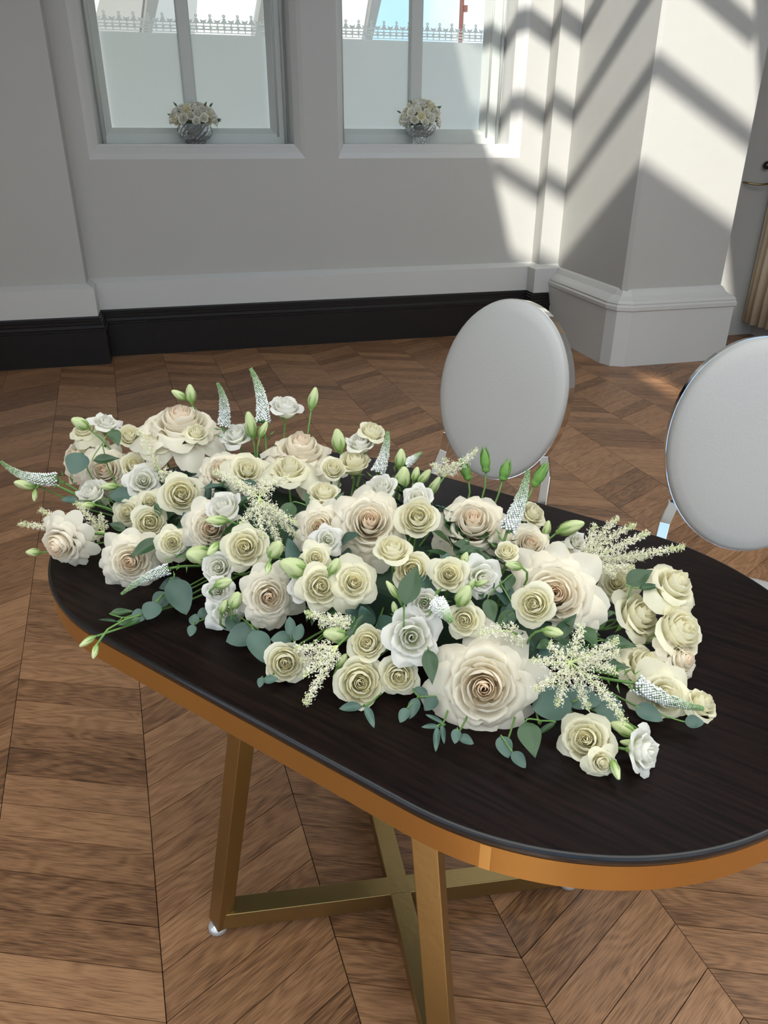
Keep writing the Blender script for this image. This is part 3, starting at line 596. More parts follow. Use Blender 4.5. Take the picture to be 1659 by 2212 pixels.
('L',(0.2534,0.7593,0.8708),(-0.2641,-0.7913,0.5515),0.0202,(0.2981,0.8397,0.7850),'white lisianthus with a brown open throat, front centre'),
('L',(0.2305,0.7345,0.8411),(-0.1968,-0.7964,0.5718),0.0335,(0.3003,0.8370,0.7850),'large ruffled white lisianthus upper left of the largest rose'),
('L',(0.3428,0.7865,0.8788),(0.0060,-0.8591,0.5117),0.0246,(0.3374,0.8313,0.7850),'white lisianthus with green buds at its foot, below the big ivory rose'),
('L',(0.5334,0.8851,0.8552),(0.2259,-0.6946,0.6830),0.0158,(0.4293,0.8550,0.7850),'small white lisianthus behind the striped half-open bud at right'),
('L',(0.4532,0.5443,0.7788),(0.4644,-0.7567,0.4602),0.0258,(0.3915,0.7294,0.7850),'ruffled white lisianthus facing right, lowest at the front right'),
]
BUDS=[
('B',(-0.0203,1.4233,0.9528),(-0.8072,-0.0361,0.5892),0.0317,0.0078,(0.0220,1.3181,0.7850),'left of the two pale green buds above the top left rose'),
('B',(0.0008,1.4128,0.9572),(-0.0136,0.1022,0.9947),0.0351,0.0095,(0.0260,1.3214,0.7850),'right of the two pale green buds above the top left rose'),
('B',(-0.2036,1.4325,0.9100),(-0.6927,-0.3008,0.6555),0.0336,0.0111,(-0.0341,1.2705,0.7850),'pale green bud in front of the far left top spray rose'),
('B',(-0.3102,1.3974,0.8134),(-0.8829,-0.2507,0.3970),0.0398,0.0102,(-0.0532,1.2543,0.7850),'pale green bud pointing left from the left end, larger of the close pair'),
('B',(-0.3085,1.4264,0.8146),(-0.8938,-0.2653,0.3617),0.0317,0.0069,(-0.0532,1.2543,0.7850),'slim green bud pointing left above the larger one at the left end'),
('B',(-0.2938,1.3731,0.7993),(-0.1472,-0.5985,-0.7875),0.0206,0.0050,(-0.0532,1.2543,0.7850),'tiny drooping green bud at the left end'),
('B',(-0.2828,1.2190,0.7650),(-0.9072,-0.2748,0.3184),0.0220,0.0069,(-0.0532,1.2543,0.7850),'small green bud on a long stem over the left hanging rose'),
('B',(-0.1603,1.3337,0.8205),(-0.9152,-0.3634,0.1741),0.0297,0.0075,(-0.0471,1.2595,0.7850),'green bud left of the round white lisianthus'),
('B',(-0.1996,1.3138,0.7966),(-0.9037,-0.3800,0.1973),0.0259,0.0066,(-0.0532,1.2543,0.7850),'small bud among the left astilbe florets'),
('B',(0.0162,1.0152,0.8893),(-0.9521,-0.2078,0.2244),0.0324,0.0074,(0.1043,1.0684,0.7850),'green bud lying across the blush rose beside the central astilbe'),
('B',(-0.0148,1.0101,0.8385),(-0.7747,-0.4521,0.4421),0.0408,0.0143,(0.0953,1.0790,0.7850),'fat cream-green bud left of the lemony spray rose'),
('B',(0.0070,0.9891,0.8570),(-0.6720,-0.6482,-0.3582),0.0247,0.0067,(0.1121,1.0592,0.7850),'green drooping bud above the column of three lisianthus'),
('B',(0.0159,0.9278,0.8357),(0.8381,-0.3402,0.4265),0.0267,0.0077,(0.1413,1.0248,0.7850),'green bud on the topmost gap of the lisianthus column'),
('B',(0.0286,0.9076,0.8183),(0.3900,-0.0163,0.9207),0.0265,0.0089,(0.1544,1.0093,0.7850),'green bud right of the lisianthus column'),
('B',(0.0123,0.9103,0.8086),(0.3991,-0.0060,0.9169),0.0221,0.0057,(0.1474,1.0176,0.7850),'small green bud low in the lisianthus column'),
('B',(0.2081,1.2764,0.9755),(0.2614,0.1669,0.9507),0.0392,0.0089,(0.1464,1.1889,0.7850),'tall green bud highest at the back, alone'),
('B',(0.0973,1.3000,0.9279),(-0.1077,0.0487,0.9930),0.0483,0.0107,(0.0921,1.2439,0.7850),'pale green bud at the foot of the tallest veronica spike'),
('B',(0.1180,1.2825,0.9236),(0.4475,-0.0304,0.8938),0.0308,0.0065,(0.1088,1.2280,0.7850),'slim green bud right of the tallest spike foot'),
('B',(0.2363,1.2021,0.9220),(-0.1178,0.1918,0.9743),0.0404,0.0119,(0.1880,1.1398,0.7850),'plump pale green bud right of the wide back-ridge rose'),
('B',(0.3286,1.1378,0.9053),(0.1505,0.2586,0.9542),0.0327,0.0093,(0.2485,1.0684,0.7850),'green bud standing left of the small hidden spike at the back'),
('B',(0.3224,1.1008,0.8864),(0.1401,-0.0361,0.9895),0.0398,0.0129,(0.2619,1.0525,0.7850),'plump pale green bud at the back centre right'),
('B',(0.3413,1.0906,0.8955),(0.2448,0.0281,0.9692),0.0253,0.0068,(0.2731,1.0394,0.7850),'dark green bud left of a cluster at the back centre right'),
('B',(0.3527,1.0789,0.8943),(0.5721,-0.1550,0.8054),0.0315,0.0075,(0.2821,1.0287,0.7850),'leaning green bud in the back centre right cluster'),
('B',(0.3644,1.0605,0.8855),(0.4486,-0.0709,0.8909),0.0344,0.0075,(0.2941,1.0145,0.7850),'lowest green bud of the back centre right cluster'),
('B',(0.0889,0.9140,0.8868),(0.3686,-0.3605,0.8569),0.0318,0.0101,(0.1733,0.9869,0.7850),'round green bud below the central astilbe'),
('B',(0.0753,0.8943,0.8688),(-0.2724,-0.7116,-0.6476),0.0170,0.0044,(0.1768,0.9828,0.7850),'tiny nodding green bud above the peach-centred rose'),
('B',(0.1087,0.8918,0.8682),(-0.8177,-0.1550,0.5544),0.0419,0.0144,(0.1899,0.9674,0.7850),'fat greenish white bud in the front row left'),
('B',(0.1584,0.8545,0.8846),(0.4858,-0.0363,0.8733),0.0239,0.0073,(0.2235,0.9277,0.7850),'green bud between the two front row spray roses'),
('B',(0.2179,0.7831,0.8828),(-0.4927,0.3061,0.8146),0.0268,0.0046,(0.2752,0.8666,0.7850),'slim green bud on a long stem left of the pointed dark leaf'),
('B',(0.2177,0.7706,0.8638),(-0.0987,0.3105,0.9454),0.0158,0.0041,(0.2805,0.8605,0.7850),'small green bud below the slim one at the centre'),
('B',(0.2994,0.7452,0.8846),(0.3505,-0.1407,0.9259),0.0304,0.0097,(0.3206,0.8131,0.7850),'green bud half open above the yellowish spiral rose'),
('B',(0.3132,0.7571,0.8914),(0.4031,-0.0629,0.9130),0.0177,0.0046,(0.3218,0.8143,0.7850),'small bud left of the white lisianthus at centre right'),
('B',(0.3230,0.7485,0.8971),(0.7089,-0.4568,0.5373),0.0175,0.0040,(0.3298,0.8065,0.7850),'small dark bud lying on the white lisianthus at centre right'),
('B',(0.3253,0.8143,0.8948),(0.2719,-0.0087,0.9623),0.0186,0.0055,(0.3213,0.8543,0.7850),'small bud under the big ivory rose'),
('B',(0.5191,0.8891,0.8775),(0.6965,-0.4860,0.5279),0.0413,0.0102,(0.4225,0.8631,0.7850),'striped white and green half-open bud at the back right'),
('B',(0.4957,0.9188,0.8630),(0.2010,0.0789,0.9764),0.0262,0.0063,(0.4014,0.8879,0.7850),'pale green bud right of the tall spike foot'),
('B',(0.3829,0.7874,0.8905),(-0.9592,0.1181,0.2570),0.0224,0.0060,(0.3645,0.8258,0.7850),'small green bud left edge of the very large ivory rose'),
('B',(0.3843,0.6683,0.8681),(0.5413,-0.7957,0.2717),0.0266,0.0066,(0.3837,0.7386,0.7850),'green bud under the very large ivory rose'),
('B',(0.1459,0.7943,0.8185),(-0.9067,-0.1809,0.3811),0.0343,0.0107,(0.2446,0.9028,0.7850),'fat pale green bud in the front centre beside the lemony rose'),
('B',(0.1503,0.7748,0.7910),(0.5668,0.0227,0.8235),0.0220,0.0059,(0.2545,0.8912,0.7850),'green bud under the fat one in the front centre'),
('B',(0.4521,0.5988,0.7650),(-0.8433,0.3815,0.3786),0.0323,0.0082,(0.3944,0.7318,0.7850),'fat green bud at the front right beside the white spray rose'),
('B',(0.4482,0.5747,0.7650),(-0.9274,0.3535,0.1220),0.0247,0.0048,(0.3915,0.7294,0.7850),'slim green bud touching the ruffled lisianthus at front right'),
('B',(0.4102,0.5417,0.7650),(-0.1244,-0.9454,-0.3011),0.0224,0.0051,(0.3915,0.7294,0.7850),'green bud pointing down at the front right corner'),
('B',(-0.1752,0.9359,0.7650),(-0.8360,-0.5200,-0.1752),0.0234,0.0051,(0.0691,1.1099,0.7850),'pale bud reaching over the brass rim at the left front, upper one'),
('B',(-0.1631,0.9091,0.7650),(-0.2811,-0.7312,-0.6216),0.0192,0.0044,(0.0849,1.0914,0.7850),'pale bud reaching over the brass rim at the left front, lower one'),
('G',(0.4142,1.0601,0.9104),(-0.2622,0.3926,0.8815),0.0329,0.0089,(0.3122,0.9932,0.7850),'leftmost of the row of four green rosebuds before the chair'),
('G',(0.4418,1.0448,0.9300),(-0.0236,0.3187,0.9476),0.0355,0.0088,(0.3286,0.9738,0.7850),'tallest of the row of four green rosebuds before the chair'),
('G',(0.4651,1.0159,0.9221),(0.2914,0.1882,0.9379),0.0306,0.0094,(0.3492,0.9495,0.7850),'third from left of the row of four green rosebuds before the chair'),
('G',(0.4973,0.9594,0.9350),(0.4906,0.0449,0.8702),0.0350,0.0091,(0.3848,0.9075,0.7850),'rightmost green rosebud, beside the tall spike tip'),
]
SPIKES=[
((-0.2529,1.3923,0.8196),(-0.3481,1.4227,0.8519),0.0111,-0.12,(-0.0532,1.2543,0.7850),'white veronica spike pointing left beyond the table end'),
((0.0521,1.3364,0.9180),(0.0480,1.3224,1.0003),0.0101,0.08,(0.0558,1.2774,0.7850),'shorter of the two veronica spikes standing at the back left'),
((0.1194,1.2981,0.9310),(0.1076,1.3354,1.0190),0.0115,0.08,(0.1053,1.2374,0.7850),'tallest veronica spike standing at the back left'),
((-0.0598,1.0371,0.8064),(-0.1323,1.0293,0.7768),0.0077,0.05,(0.0677,1.1117,0.7850),'veronica spike lying low toward the left table corner'),
((0.2879,1.1317,0.8861),(0.3094,1.1483,0.9511),0.0100,0.05,(0.2364,1.0826,0.7850),'slim veronica spike upright in the middle of the back'),
((0.3386,1.1355,0.8952),(0.3628,1.1286,0.9164),0.0070,0.0,(0.2530,1.0630,0.7850),'veronica spike mostly hidden behind the back buds'),
((0.2658,0.7445,0.8769),(0.2647,0.6925,0.8875),0.0097,0.0,(0.3088,0.8270,0.7850),'short veronica tip seen nearly end-on at the front centre'),
((0.4138,0.8807,0.8902),(0.4476,0.9020,0.9706),0.0112,0.05,(0.3713,0.8893,0.7850),'tall veronica spike in front of the first chair'),
((0.4917,0.6430,0.7897),(0.5579,0.5958,0.7750),0.0097,0.06,(0.4191,0.7527,0.7850),'veronica spike lying over the right-end roses'),
]
PLUMES=[
((-0.1702,1.2474,0.7731),[(-0.3066,1.2764,0.7929),(-0.2735,1.2902,0.8096),(-0.2507,1.2611,0.7720),(-0.2085,1.2676,0.8259),(-0.1740,1.2605,0.8030),(-0.2385,1.2161,0.7720),(-0.2004,1.1984,0.7720)],(-0.0532,1.2543,0.7850),'cream astilbe plume over the left hanging rose'),
((0.0800,1.0098,0.9209),[(0.0204,1.0289,0.9607),(0.0464,1.0251,0.9399),(0.0934,1.0272,0.9411),(0.1205,0.9990,0.9541),(0.1275,0.9775,0.8896),(0.1048,0.9757,0.8478),(0.0788,0.9685,0.8743),(0.0499,0.9978,0.8892),(0.1299,0.9785,0.8660)],(0.1295,1.0387,0.7850),'large star-shaped astilbe plume left of centre'),
((0.3794,1.0580,0.9005),[(0.4298,1.0507,0.9455),(0.3831,1.0679,0.9282),(0.3665,1.0802,0.9168),(0.3948,1.0499,0.9263)],(0.3006,1.0069,0.7850),'small astilbe plume at the back before the first chair'),
((0.5076,0.8249,0.8560),[(0.5225,0.8323,0.9112),(0.5614,0.8373,0.9139),(0.5886,0.8361,0.8986),(0.5919,0.8088,0.9013),(0.6453,0.7964,0.8779),(0.5982,0.8123,0.8577),(0.5418,0.7936,0.8467),(0.5745,0.8017,0.8521)],(0.4436,0.8341,0.7850),'wide astilbe plume spreading over the right rear of the table'),
((0.3900,0.6315,0.8504),[(0.3409,0.6173,0.8315),(0.3693,0.6110,0.8071),(0.4079,0.6093,0.7967),(0.4357,0.5749,0.7982),(0.4380,0.6115,0.8430),(0.4495,0.6287,0.8552),(0.4385,0.6181,0.8825),(0.3669,0.6450,0.8712),(0.4108,0.6536,0.8834),(0.3421,0.6328,0.8619)],(0.3915,0.7294,0.7850),'star-shaped astilbe plume right of the largest rose'),
((0.1445,0.7695,0.8191),[(0.0943,0.7266,0.7720),(0.0917,0.7797,0.8186),(0.0982,0.7797,0.7951),(0.0967,0.7522,0.7948),(0.1188,0.7616,0.7975)],(0.2546,0.8910,0.7850),'astilbe plume hanging over the front table edge'),
((0.1711,0.7948,0.8274),[(0.1107,0.8054,0.8505),(0.1276,0.8042,0.8300),(0.1479,0.8147,0.8338)],(0.2534,0.8924,0.7850),'thin astilbe plume in the shade under the front row'),
((0.3490,0.7057,0.8484),[(0.3052,0.7031,0.8546),(0.3515,0.7064,0.8578),(0.3615,0.7021,0.8278)],(0.3552,0.7723,0.7850),'astilbe tuft peeking out above the largest rose'),
((-0.0687,1.3324,0.8440),[(-0.0332,1.3031,0.8391),(-0.0587,1.3172,0.8266),(-0.0801,1.3498,0.8517),(-0.0964,1.3581,0.9129)],(-0.0181,1.2840,0.7850),'faint astilbe tuft between the left garden roses'),
]
SPRIGS=[
('E',[((-0.2120,1.3708,0.8557),(-0.4235,-0.7208,-0.5487),(0.0988,-0.6389,0.7629),0.0468,0.0418)],(-0.0532,1.2543,0.7850),'single round dark leaf at the left before the garden rose'),
('K',[((-0.1592,1.3584,0.8635),(0.9961,0.0830,-0.0284),(0.0752,-0.6421,0.7629),0.0451,0.0217),((-0.1397,1.3807,0.8952),(0.2325,-0.7237,-0.6498),(0.0662,-0.6547,0.7529),0.0370,0.0252)],(-0.0277,1.2759,0.7850),'two glossy oval leaves crossing the left garden roses'),
('E',[((-0.1402,1.3198,0.8061),(-0.9766,0.1206,0.1783),(0.0660,-0.6209,0.7811),0.0450,0.0333),((-0.2315,1.3415,0.7984),(-0.9780,0.0764,0.1942),(0.1066,-0.6175,0.7793),0.0300,0.0150)],(-0.0532,1.2543,0.7850),'blue-green leaves behind the left white lisianthus'),
('K',[((-0.0950,1.0925,0.8162),(-0.8860,-0.3994,-0.2356),(0.0512,-0.5893,0.8063),0.0516,0.0258)],(0.0315,1.1543,0.7850),'serrated green rose leaf pointing down left'),
('K',[((-0.1495,1.2636,0.7739),(-0.8538,0.3751,0.3611),(0.0713,-0.6028,0.7947),0.0326,0.0195),((-0.0722,1.1695,0.8452),(-0.2829,0.7508,0.5968),(0.0378,-0.6130,0.7892),0.0256,0.0136)],(0.0071,1.1831,0.7850),'dark rose leaves between the left spray roses'),
('E',[((-0.0477,0.9899,0.7848),(0.2442,-0.8008,-0.5469),(0.0269,-0.5582,0.8293),0.0613,0.0390),((-0.0760,1.0039,0.7732),(-0.7546,-0.5621,-0.3387),(0.0422,-0.5566,0.8297),0.0305,0.0278),((-0.0888,0.9769,0.7749),(-0.4801,-0.7448,-0.4634),(0.0500,-0.5507,0.8332),0.0299,0.0285),((-0.1082,0.9765,0.7689),(-0.9722,-0.2217,-0.0748),(0.0607,-0.5478,0.8344),0.0228,0.0215),((-0.0606,1.0403,0.7768),(-0.9755,-0.1974,-0.0967),(0.0330,-0.5661,0.8237),0.0367,0.0212)],(0.0661,1.1135,0.7850),'eucalyptus sprig trailing to the left front'),
('K',[((-0.1306,0.9928,0.7691),(0.9974,0.0375,-0.0620),(0.0724,-0.5508,0.8315),0.0339,0.0122),((-0.1212,0.9652,0.7691),(-0.9710,-0.2286,-0.0695),(0.0684,-0.5447,0.8359),0.0306,0.0146),((-0.1498,0.9736,0.7706),(-0.9677,0.1548,0.1989),(0.0840,-0.5460,0.8336),0.0266,0.0053)],(0.0623,1.1180,0.7850),'lisianthus leaves on the stem reaching the brass rim'),
('E',[((-0.0296,0.9423,0.7728),(0.3278,0.7964,0.5082),(0.0170,-0.5428,0.8397),0.0187,0.0147),((-0.0344,0.9159,0.7726),(-0.3290,-0.8006,-0.5007),(0.0201,-0.5361,0.8439),0.0183,0.0131),((-0.0142,0.9609,0.7682),(0.9993,0.0357,0.0136),(0.0081,-0.5458,0.8379),0.0229,0.0175)],(0.1164,1.0541,0.7850),'small eucalyptus twig under the lisianthus column'),
('E',[((0.0320,0.8886,0.7705),(-0.9842,-0.1395,-0.1088),(-0.0190,-0.5281,0.8490),0.0452,0.0362),((0.0526,0.8451,0.7808),(0.2016,-0.8401,-0.5036),(-0.0324,-0.5196,0.8538),0.0507,0.0317),((0.0207,0.9171,0.7756),(-0.5077,-0.7231,-0.4684),(-0.0122,-0.5376,0.8431),0.0261,0.0196)],(0.1475,1.0174,0.7850),'broad dark eucalyptus leaves under the peach-centred rose'),
('E',[((0.0809,0.8327,0.7965),(-0.9851,0.1666,0.0434),(-0.0507,-0.5215,0.8517),0.0293,0.0208),((0.0933,0.8305,0.8166),(0.0856,0.8426,0.5318),(-0.0594,-0.5285,0.8469),0.0279,0.0145),((0.1023,0.8190,0.8133),(0.4486,0.7451,0.4936),(-0.0654,-0.5234,0.8495),0.0253,0.0157)],(0.2184,0.9337,0.7850),'three round eucalyptus leaves right of the peach-centred rose'),
('E',[((0.0461,0.7819,0.7714),(-0.3585,-0.8048,-0.4731),(-0.0293,-0.4968,0.8674),0.0142,0.0095),((0.0595,0.7880,0.7683),(0.9993,-0.0232,0.0300),(-0.0376,-0.4972,0.8668),0.0191,0.0119)],(0.2162,0.9363,0.7850),'tiny eucalyptus twig on the table at the front left'),
('E',[((0.1469,0.7114,0.7684),(-0.9874,0.1565,-0.0252),(-0.0965,-0.4674,0.8788),0.0284,0.0125),((0.1644,0.6830,0.7744),(0.1492,-0.8851,-0.4409),(-0.1103,-0.4580,0.8821),0.0290,0.0101)],(0.2985,0.8392,0.7850),'two slim leaves under the wide open front spray rose'),
('E',[((0.2187,0.6842,0.7744),(-0.5618,-0.6935,-0.4511),(-0.1452,-0.4542,0.8790),0.0283,0.0147),((0.2047,0.6776,0.7723),(-0.6321,-0.6454,-0.4288),(-0.1365,-0.4520,0.8815),0.0202,0.0134),((0.2384,0.7116,0.7707),(0.7334,-0.6461,-0.2114),(-0.1546,-0.4613,0.8737),0.0254,0.0139),((0.2421,0.6893,0.7723),(-0.8155,-0.4404,-0.3755),(-0.1592,-0.4532,0.8771),0.0229,0.0171)],(0.3237,0.8094,0.7850),'eucalyptus twig left of the largest rose'),
('E',[((0.2312,0.6550,0.7683),(-0.9580,0.2856,-0.0261),(-0.1550,-0.4390,0.8850),0.0220,0.0066),((0.2293,0.6272,0.7747),(-0.3243,-0.8278,-0.4579),(-0.1573,-0.4301,0.8890),0.0291,0.0081),((0.2397,0.6346,0.7732),(-0.1485,-0.8782,-0.4546),(-0.1631,-0.4317,0.8872),0.0228,0.0065),((0.2393,0.6642,0.7705),(-0.7268,0.6575,0.1986),(-0.1596,-0.4429,0.8823),0.0256,0.0056)],(0.3334,0.7980,0.7850),'narrow-leaved eucalyptus twig lower left of the largest rose'),
('E',[((0.2536,0.6290,0.7722),(-0.4135,-0.7862,-0.4592),(-0.1724,-0.4276,0.8874),0.0184,0.0119),((0.2640,0.6229,0.7697),(0.7137,-0.6773,-0.1784),(-0.1792,-0.4229,0.8883),0.0194,0.0118)],(0.3597,0.7669,0.7850),'eucalyptus pair peeping under the largest rose'),
('E',[((0.3008,0.5979,0.7735),(0.0115,-0.9093,-0.4160),(-0.2059,-0.4092,0.8889),0.0266,0.0192),((0.3095,0.5772,0.7716),(0.3462,-0.8848,-0.3119),(-0.2134,-0.3980,0.8922),0.0229,0.0146)],(0.3915,0.7294,0.7850),'two eucalyptus leaves lower right of the largest rose'),
('K',[((0.3322,0.5978,0.7773),(-0.0853,-0.8969,-0.4339),(-0.2261,-0.4067,0.8851),0.0431,0.0302),((0.3559,0.6117,0.7734),(-0.9306,-0.1644,-0.3271),(-0.2376,-0.4085,0.8813),0.0328,0.0077)],(0.3915,0.7294,0.7850),'dark glossy rose leaf right of the largest rose'),
('E',[((0.3806,0.6436,0.7794),(-0.9591,0.2326,-0.1615),(-0.2490,-0.4211,0.8722),0.0502,0.0447),((0.4190,0.6406,0.7838),(0.8524,-0.5226,0.0168),(-0.2720,-0.4158,0.8678),0.0449,0.0336),((0.4473,0.6241,0.7743),(0.3862,-0.8795,-0.2782),(-0.2877,-0.4014,0.8696),0.0454,0.0317)],(0.3997,0.7363,0.7850),'three very broad round eucalyptus leaves under the right astilbe star'),
('E',[((0.4932,0.6098,0.7700),(0.6340,-0.7651,-0.1125),(-0.3128,-0.3868,0.8675),0.0349,0.0225),((0.5374,0.5831,0.7697),(0.8766,-0.4576,0.1488),(-0.3389,-0.3677,0.8660),0.0222,0.0166)],(0.4175,0.7513,0.7850),'eucalyptus leaves under the right-end roses'),
('K',[((0.5646,0.7721,0.8553),(0.9174,0.0246,0.3972),(-0.3409,-0.4662,0.8163),0.0416,0.0290),((0.5713,0.7547,0.8486),(0.9189,-0.3417,0.1971),(-0.3457,-0.4567,0.8197),0.0312,0.0112)],(0.4748,0.8000,0.7850),'large glossy green leaf beside the right astilbe plume'),
('K',[((0.2391,0.7717,0.8939),(0.4794,0.6928,0.5387),(-0.1648,-0.5319,0.8306),0.0574,0.0310)],(0.2877,0.8519,0.7850),'large pointed dark leaf standing at the centre'),
('K',[((0.2430,0.6975,0.8222),(-0.1395,-0.8557,-0.4984),(-0.1659,-0.4760,0.8637),0.0445,0.0222)],(0.3206,0.8131,0.7850),'pointed dark leaf left of the largest rose'),
('K',[((0.1727,0.7939,0.8278),(0.6868,0.5763,0.4429),(-0.1126,-0.5176,0.8482),0.0416,0.0131),((0.1586,0.8075,0.8296),(-0.9864,-0.0558,-0.1545),(-0.1028,-0.5235,0.8458),0.0300,0.0120)],(0.2436,0.9040,0.7850),'dark leaves in the gap under the front row'),
('K',[((0.3679,0.8177,0.8731),(0.1188,-0.8535,-0.5073),(-0.2343,-0.5206,0.8210),0.0311,0.0162),((0.3799,0.7887,0.8633),(-0.5832,-0.6052,-0.5419),(-0.2437,-0.5060,0.8274),0.0281,0.0159),((0.3420,0.7564,0.8469),(-0.0654,-0.8522,-0.5192),(-0.2236,-0.4945,0.8399),0.0356,0.0214),((0.3556,0.7418,0.8400),(-0.8234,-0.3633,-0.4360),(-0.2325,-0.4849,0.8431),0.0354,0.0212)],(0.3530,0.7967,0.7850),'dark leaves in the gap left of the very large ivory rose'),
('K',[((0.1554,1.0199,0.8997),(-0.2182,0.7888,0.5746),(-0.0918,-0.6028,0.7926),0.0415,0.0180),((0.1955,1.0093,0.9038),(0.6775,0.5352,0.5045),(-0.1161,-0.5995,0.7919),0.0345,0.0138),((0.1188,1.0104,0.8895),(-0.5146,-0.6631,-0.5435),(-0.0704,-0.5991,0.7976),0.0410,0.0274)],(0.1510,1.0291,0.7850),'dark leaves in the central gap behind the astilbe'),
('K',[((0.5017,0.7515,0.8160),(0.9522,-0.1540,0.2637),(-0.3053,-0.4572,0.8353),0.0373,0.0186),((0.5134,0.7173,0.7927),(0.8320,-0.5544,0.0211),(-0.3114,-0.4351,0.8448),0.0428,0.0220),((0.4923,0.6890,0.7802),(0.8989,-0.4246,0.1079),(-0.3025,-0.4235,0.8539),0.0358,0.0179)],(0.4317,0.7634,0.7850),'green leaves between the very large ivory rose and the right-end cluster'),
]
# ------------------------------------------------------------------ flower prototypes
def petal_grid(fn, nu=8, nv=7):
    vs, alo = [], []
    for j in range(nv+1):
        for i in range(nu+1):
            vs.append(fn(-1 + 2*i/nu, j/nv)); alo.append(j/nv)
    fs = [(j*(nu+1)+i, j*(nu+1)+i+1, (j+1)*(nu+1)+i+1, (j+1)*(nu+1)+i) for j in range(nv) for i in range(nu)]
    return vs, fs, alo
def lerp(a, b, t): return a + (b-a)*t
def make_rose(name, mat, heart, rings, seed, depth, r_h, z_h, ruffle, nu=8, nv=7, bulge=.55):
    """unit rose, axis +Z. heart: number of spiral petals; rings: [(count, lip radius, lip height, roll, flare exponent)]"""
    R = random.Random(seed); spec = []
    for i in range(heart):
        t = i/max(1, heart-1); spec.append((i*2.39996, lerp(.05, r_h, t**.9), lerp(z_h, z_h-.05, t), lerp(1.9, 1.15, t), 0.0 + .25*t, bulge, 1-t*.75, .45*t))
    ph = R.uniform(0, 6)
    nr = len(rings)
    for ri, (cnt, rl, zl, roll, fl) in enumerate(rings):
        ph += PI/cnt + R.uniform(-.2, .2)
        for k in range(cnt): spec.append((ph + 2*PI*k/cnt + R.uniform(-.14, .14), rl*R.uniform(.94, 1.06), zl + R.uniform(-.045, .045), min(1.25, 2*PI/cnt*.72)*R.uniform(.92, 1.12), roll*R.uniform(.6, 1.35), fl, .55*(1-ri/max(1, nr-1)) , .5 + .5*(ri+1)/nr))
    out = []
    for ph, Rl, zl, hw, rol, fl, inn, t in spec:
        rb = .05 + .10*t; zb = -depth*(1 - .2*(1-t)); p1, p2 = R.uniform(0, 6), R.uniform(4.0, 7.5); p3 = R.uniform(0, 6); tilt = R.uniform(-.07, .07); tip = R.uniform(.0, .10); sk = R.uniform(-.12, .12)
        def fn(u, v):
            au = abs(u); ve = v*(1 - .26*au**2.6)*(1 + tip*(1-au)*t)
            k = max(0.0, (ve-.70)/.30)
            rho = rb + (Rl-rb)*(ve**fl)
            rho *= 1 - .50*inn*k*k
            rho *= 1 + (.14*inn + .04)*u
            rho -= .09*t*Rl*au*au*(1-.3*k)
            z = zb + (zl-zb)*(ve**.9) + tilt*u*t
            rho += rol*.17*Rl*k*k*(1-.25*au); z -= rol*.26*k**2*(1+.6*au)
            w = (math.sin(p1 + u*p2) + .6*math.sin(p3 + u*p2*2.1))*ruffle*k*(.3+.7*t); z += w; rho += w*.45
            a = ph + (u + sk*v*t)*hw*(1 - .12*(1-v))
            return (rho*math.cos(a), rho*math.sin(a), z)
        vs, fs, alo = petal_grid(fn, nu, nv); out.append(mk_mesh(name, vs, fs, mat, True, {'alo': alo, 'lay': [t]*len(vs)}))
    return out
def make_calyx(r, zb, ns, length, spread, seed, mat):
    R = random.Random(seed); m = MB(); m.lathe([(.02, zb-.24), (.10, zb-.22), (.15, zb-.10), (.16, zb), (.12, zb+.05)], 10)
    for i in range(ns):
        a = 2*PI*i/ns + R.uniform(-.2, .2); sp = spread*R.uniform(.6, 1.4); L = length*R.uniform(.8, 1.2); n0 = len(m.v); K = 6
        for j in range(K+1):
            v = j/K; rad = .12 + L*(math.sin(v*sp)/sp if sp > .05 else 0)*1.0; z = zb - .04 + L*(1-math.cos(v*sp))/max(sp, .05)*(-.9) + L*v*max(0, 1-sp)*.9
            w = .10*math.sin(PI*min(1, .25+v*.75))*(1-v**3)
            for s in (-1, 0, 1): m.v.append((rad*math.cos(a) - s*w*math.sin(a), rad*math.sin(a) + s*w*math.cos(a), z + (.02 if s == 0 else 0)))
        for j in range(K):
            for s in range(2): b = n0+j*3+s; m.f.append((b, b+1, b+4, b+3))
    return m.mesh('calyx', mat, True)
def big(s): return make_rose('petal', M_rose, 12, [(4, .40, .24, .35, .48), (5, .53, .17, .6, .52), (6, .66, .06, .8, .58), (7, .80, -.08, 1.0, .66), (8, .93, -.24, 1.1, .74), (8, 1.0, -.42, 1.2, .82)], 100+s, .85, .28, .30, .035, 10, 9)
def spr(s):
    k = s % 3
    rg = [[(4, .46, .32, .35, .42), (4, .62, .24, .6, .45), (5, .80, .08, .8, .48), (5, .97, -.14, 1.0, .52)],
          [(4, .46, .28, .5, .45), (5, .66, .15, .8, .52), (5, .85, -.06, 1.1, .60), (5, 1.02, -.30, 1.3, .68)],
          [(4, .48, .38, .2, .38), (4, .64, .32, .4, .40), (5, .80, .22, .5, .42), (4, .94, .05, .8, .45)]][k]
    return make_rose('petal', M_spray, 10, rg, 200+s, 1.0, .32, .40, .045)
def lis(s): return make_rose('petal', M_lisi, 5, [[(4, .50, .20, .5, .48), (5, .76, .08, .8, .52), (5, 1.0, -.12, 1.0, .58)], [(4, .52, .26, .4, .42), (5, .76, .18, .6, .45), (5, .96, .04, .8, .48)]][s % 2], 300+s, 1.0, .30, .22, .085)
PROTO = {
 'R': [(big(s), make_calyx(1, -.85, 5, .5, .9, s, M_sepal)) for s in range(4)],
 'S': [(spr(s), make_calyx(1, -1.0, 5, .75, [.7, 1.2, .5][s % 3], s, M_sepal)) for s in range(6)],
 'L': [(lis(s), make_calyx(1, -1.0, 5, .8, .25, s, M_sepal)) for s in range(4)],
}
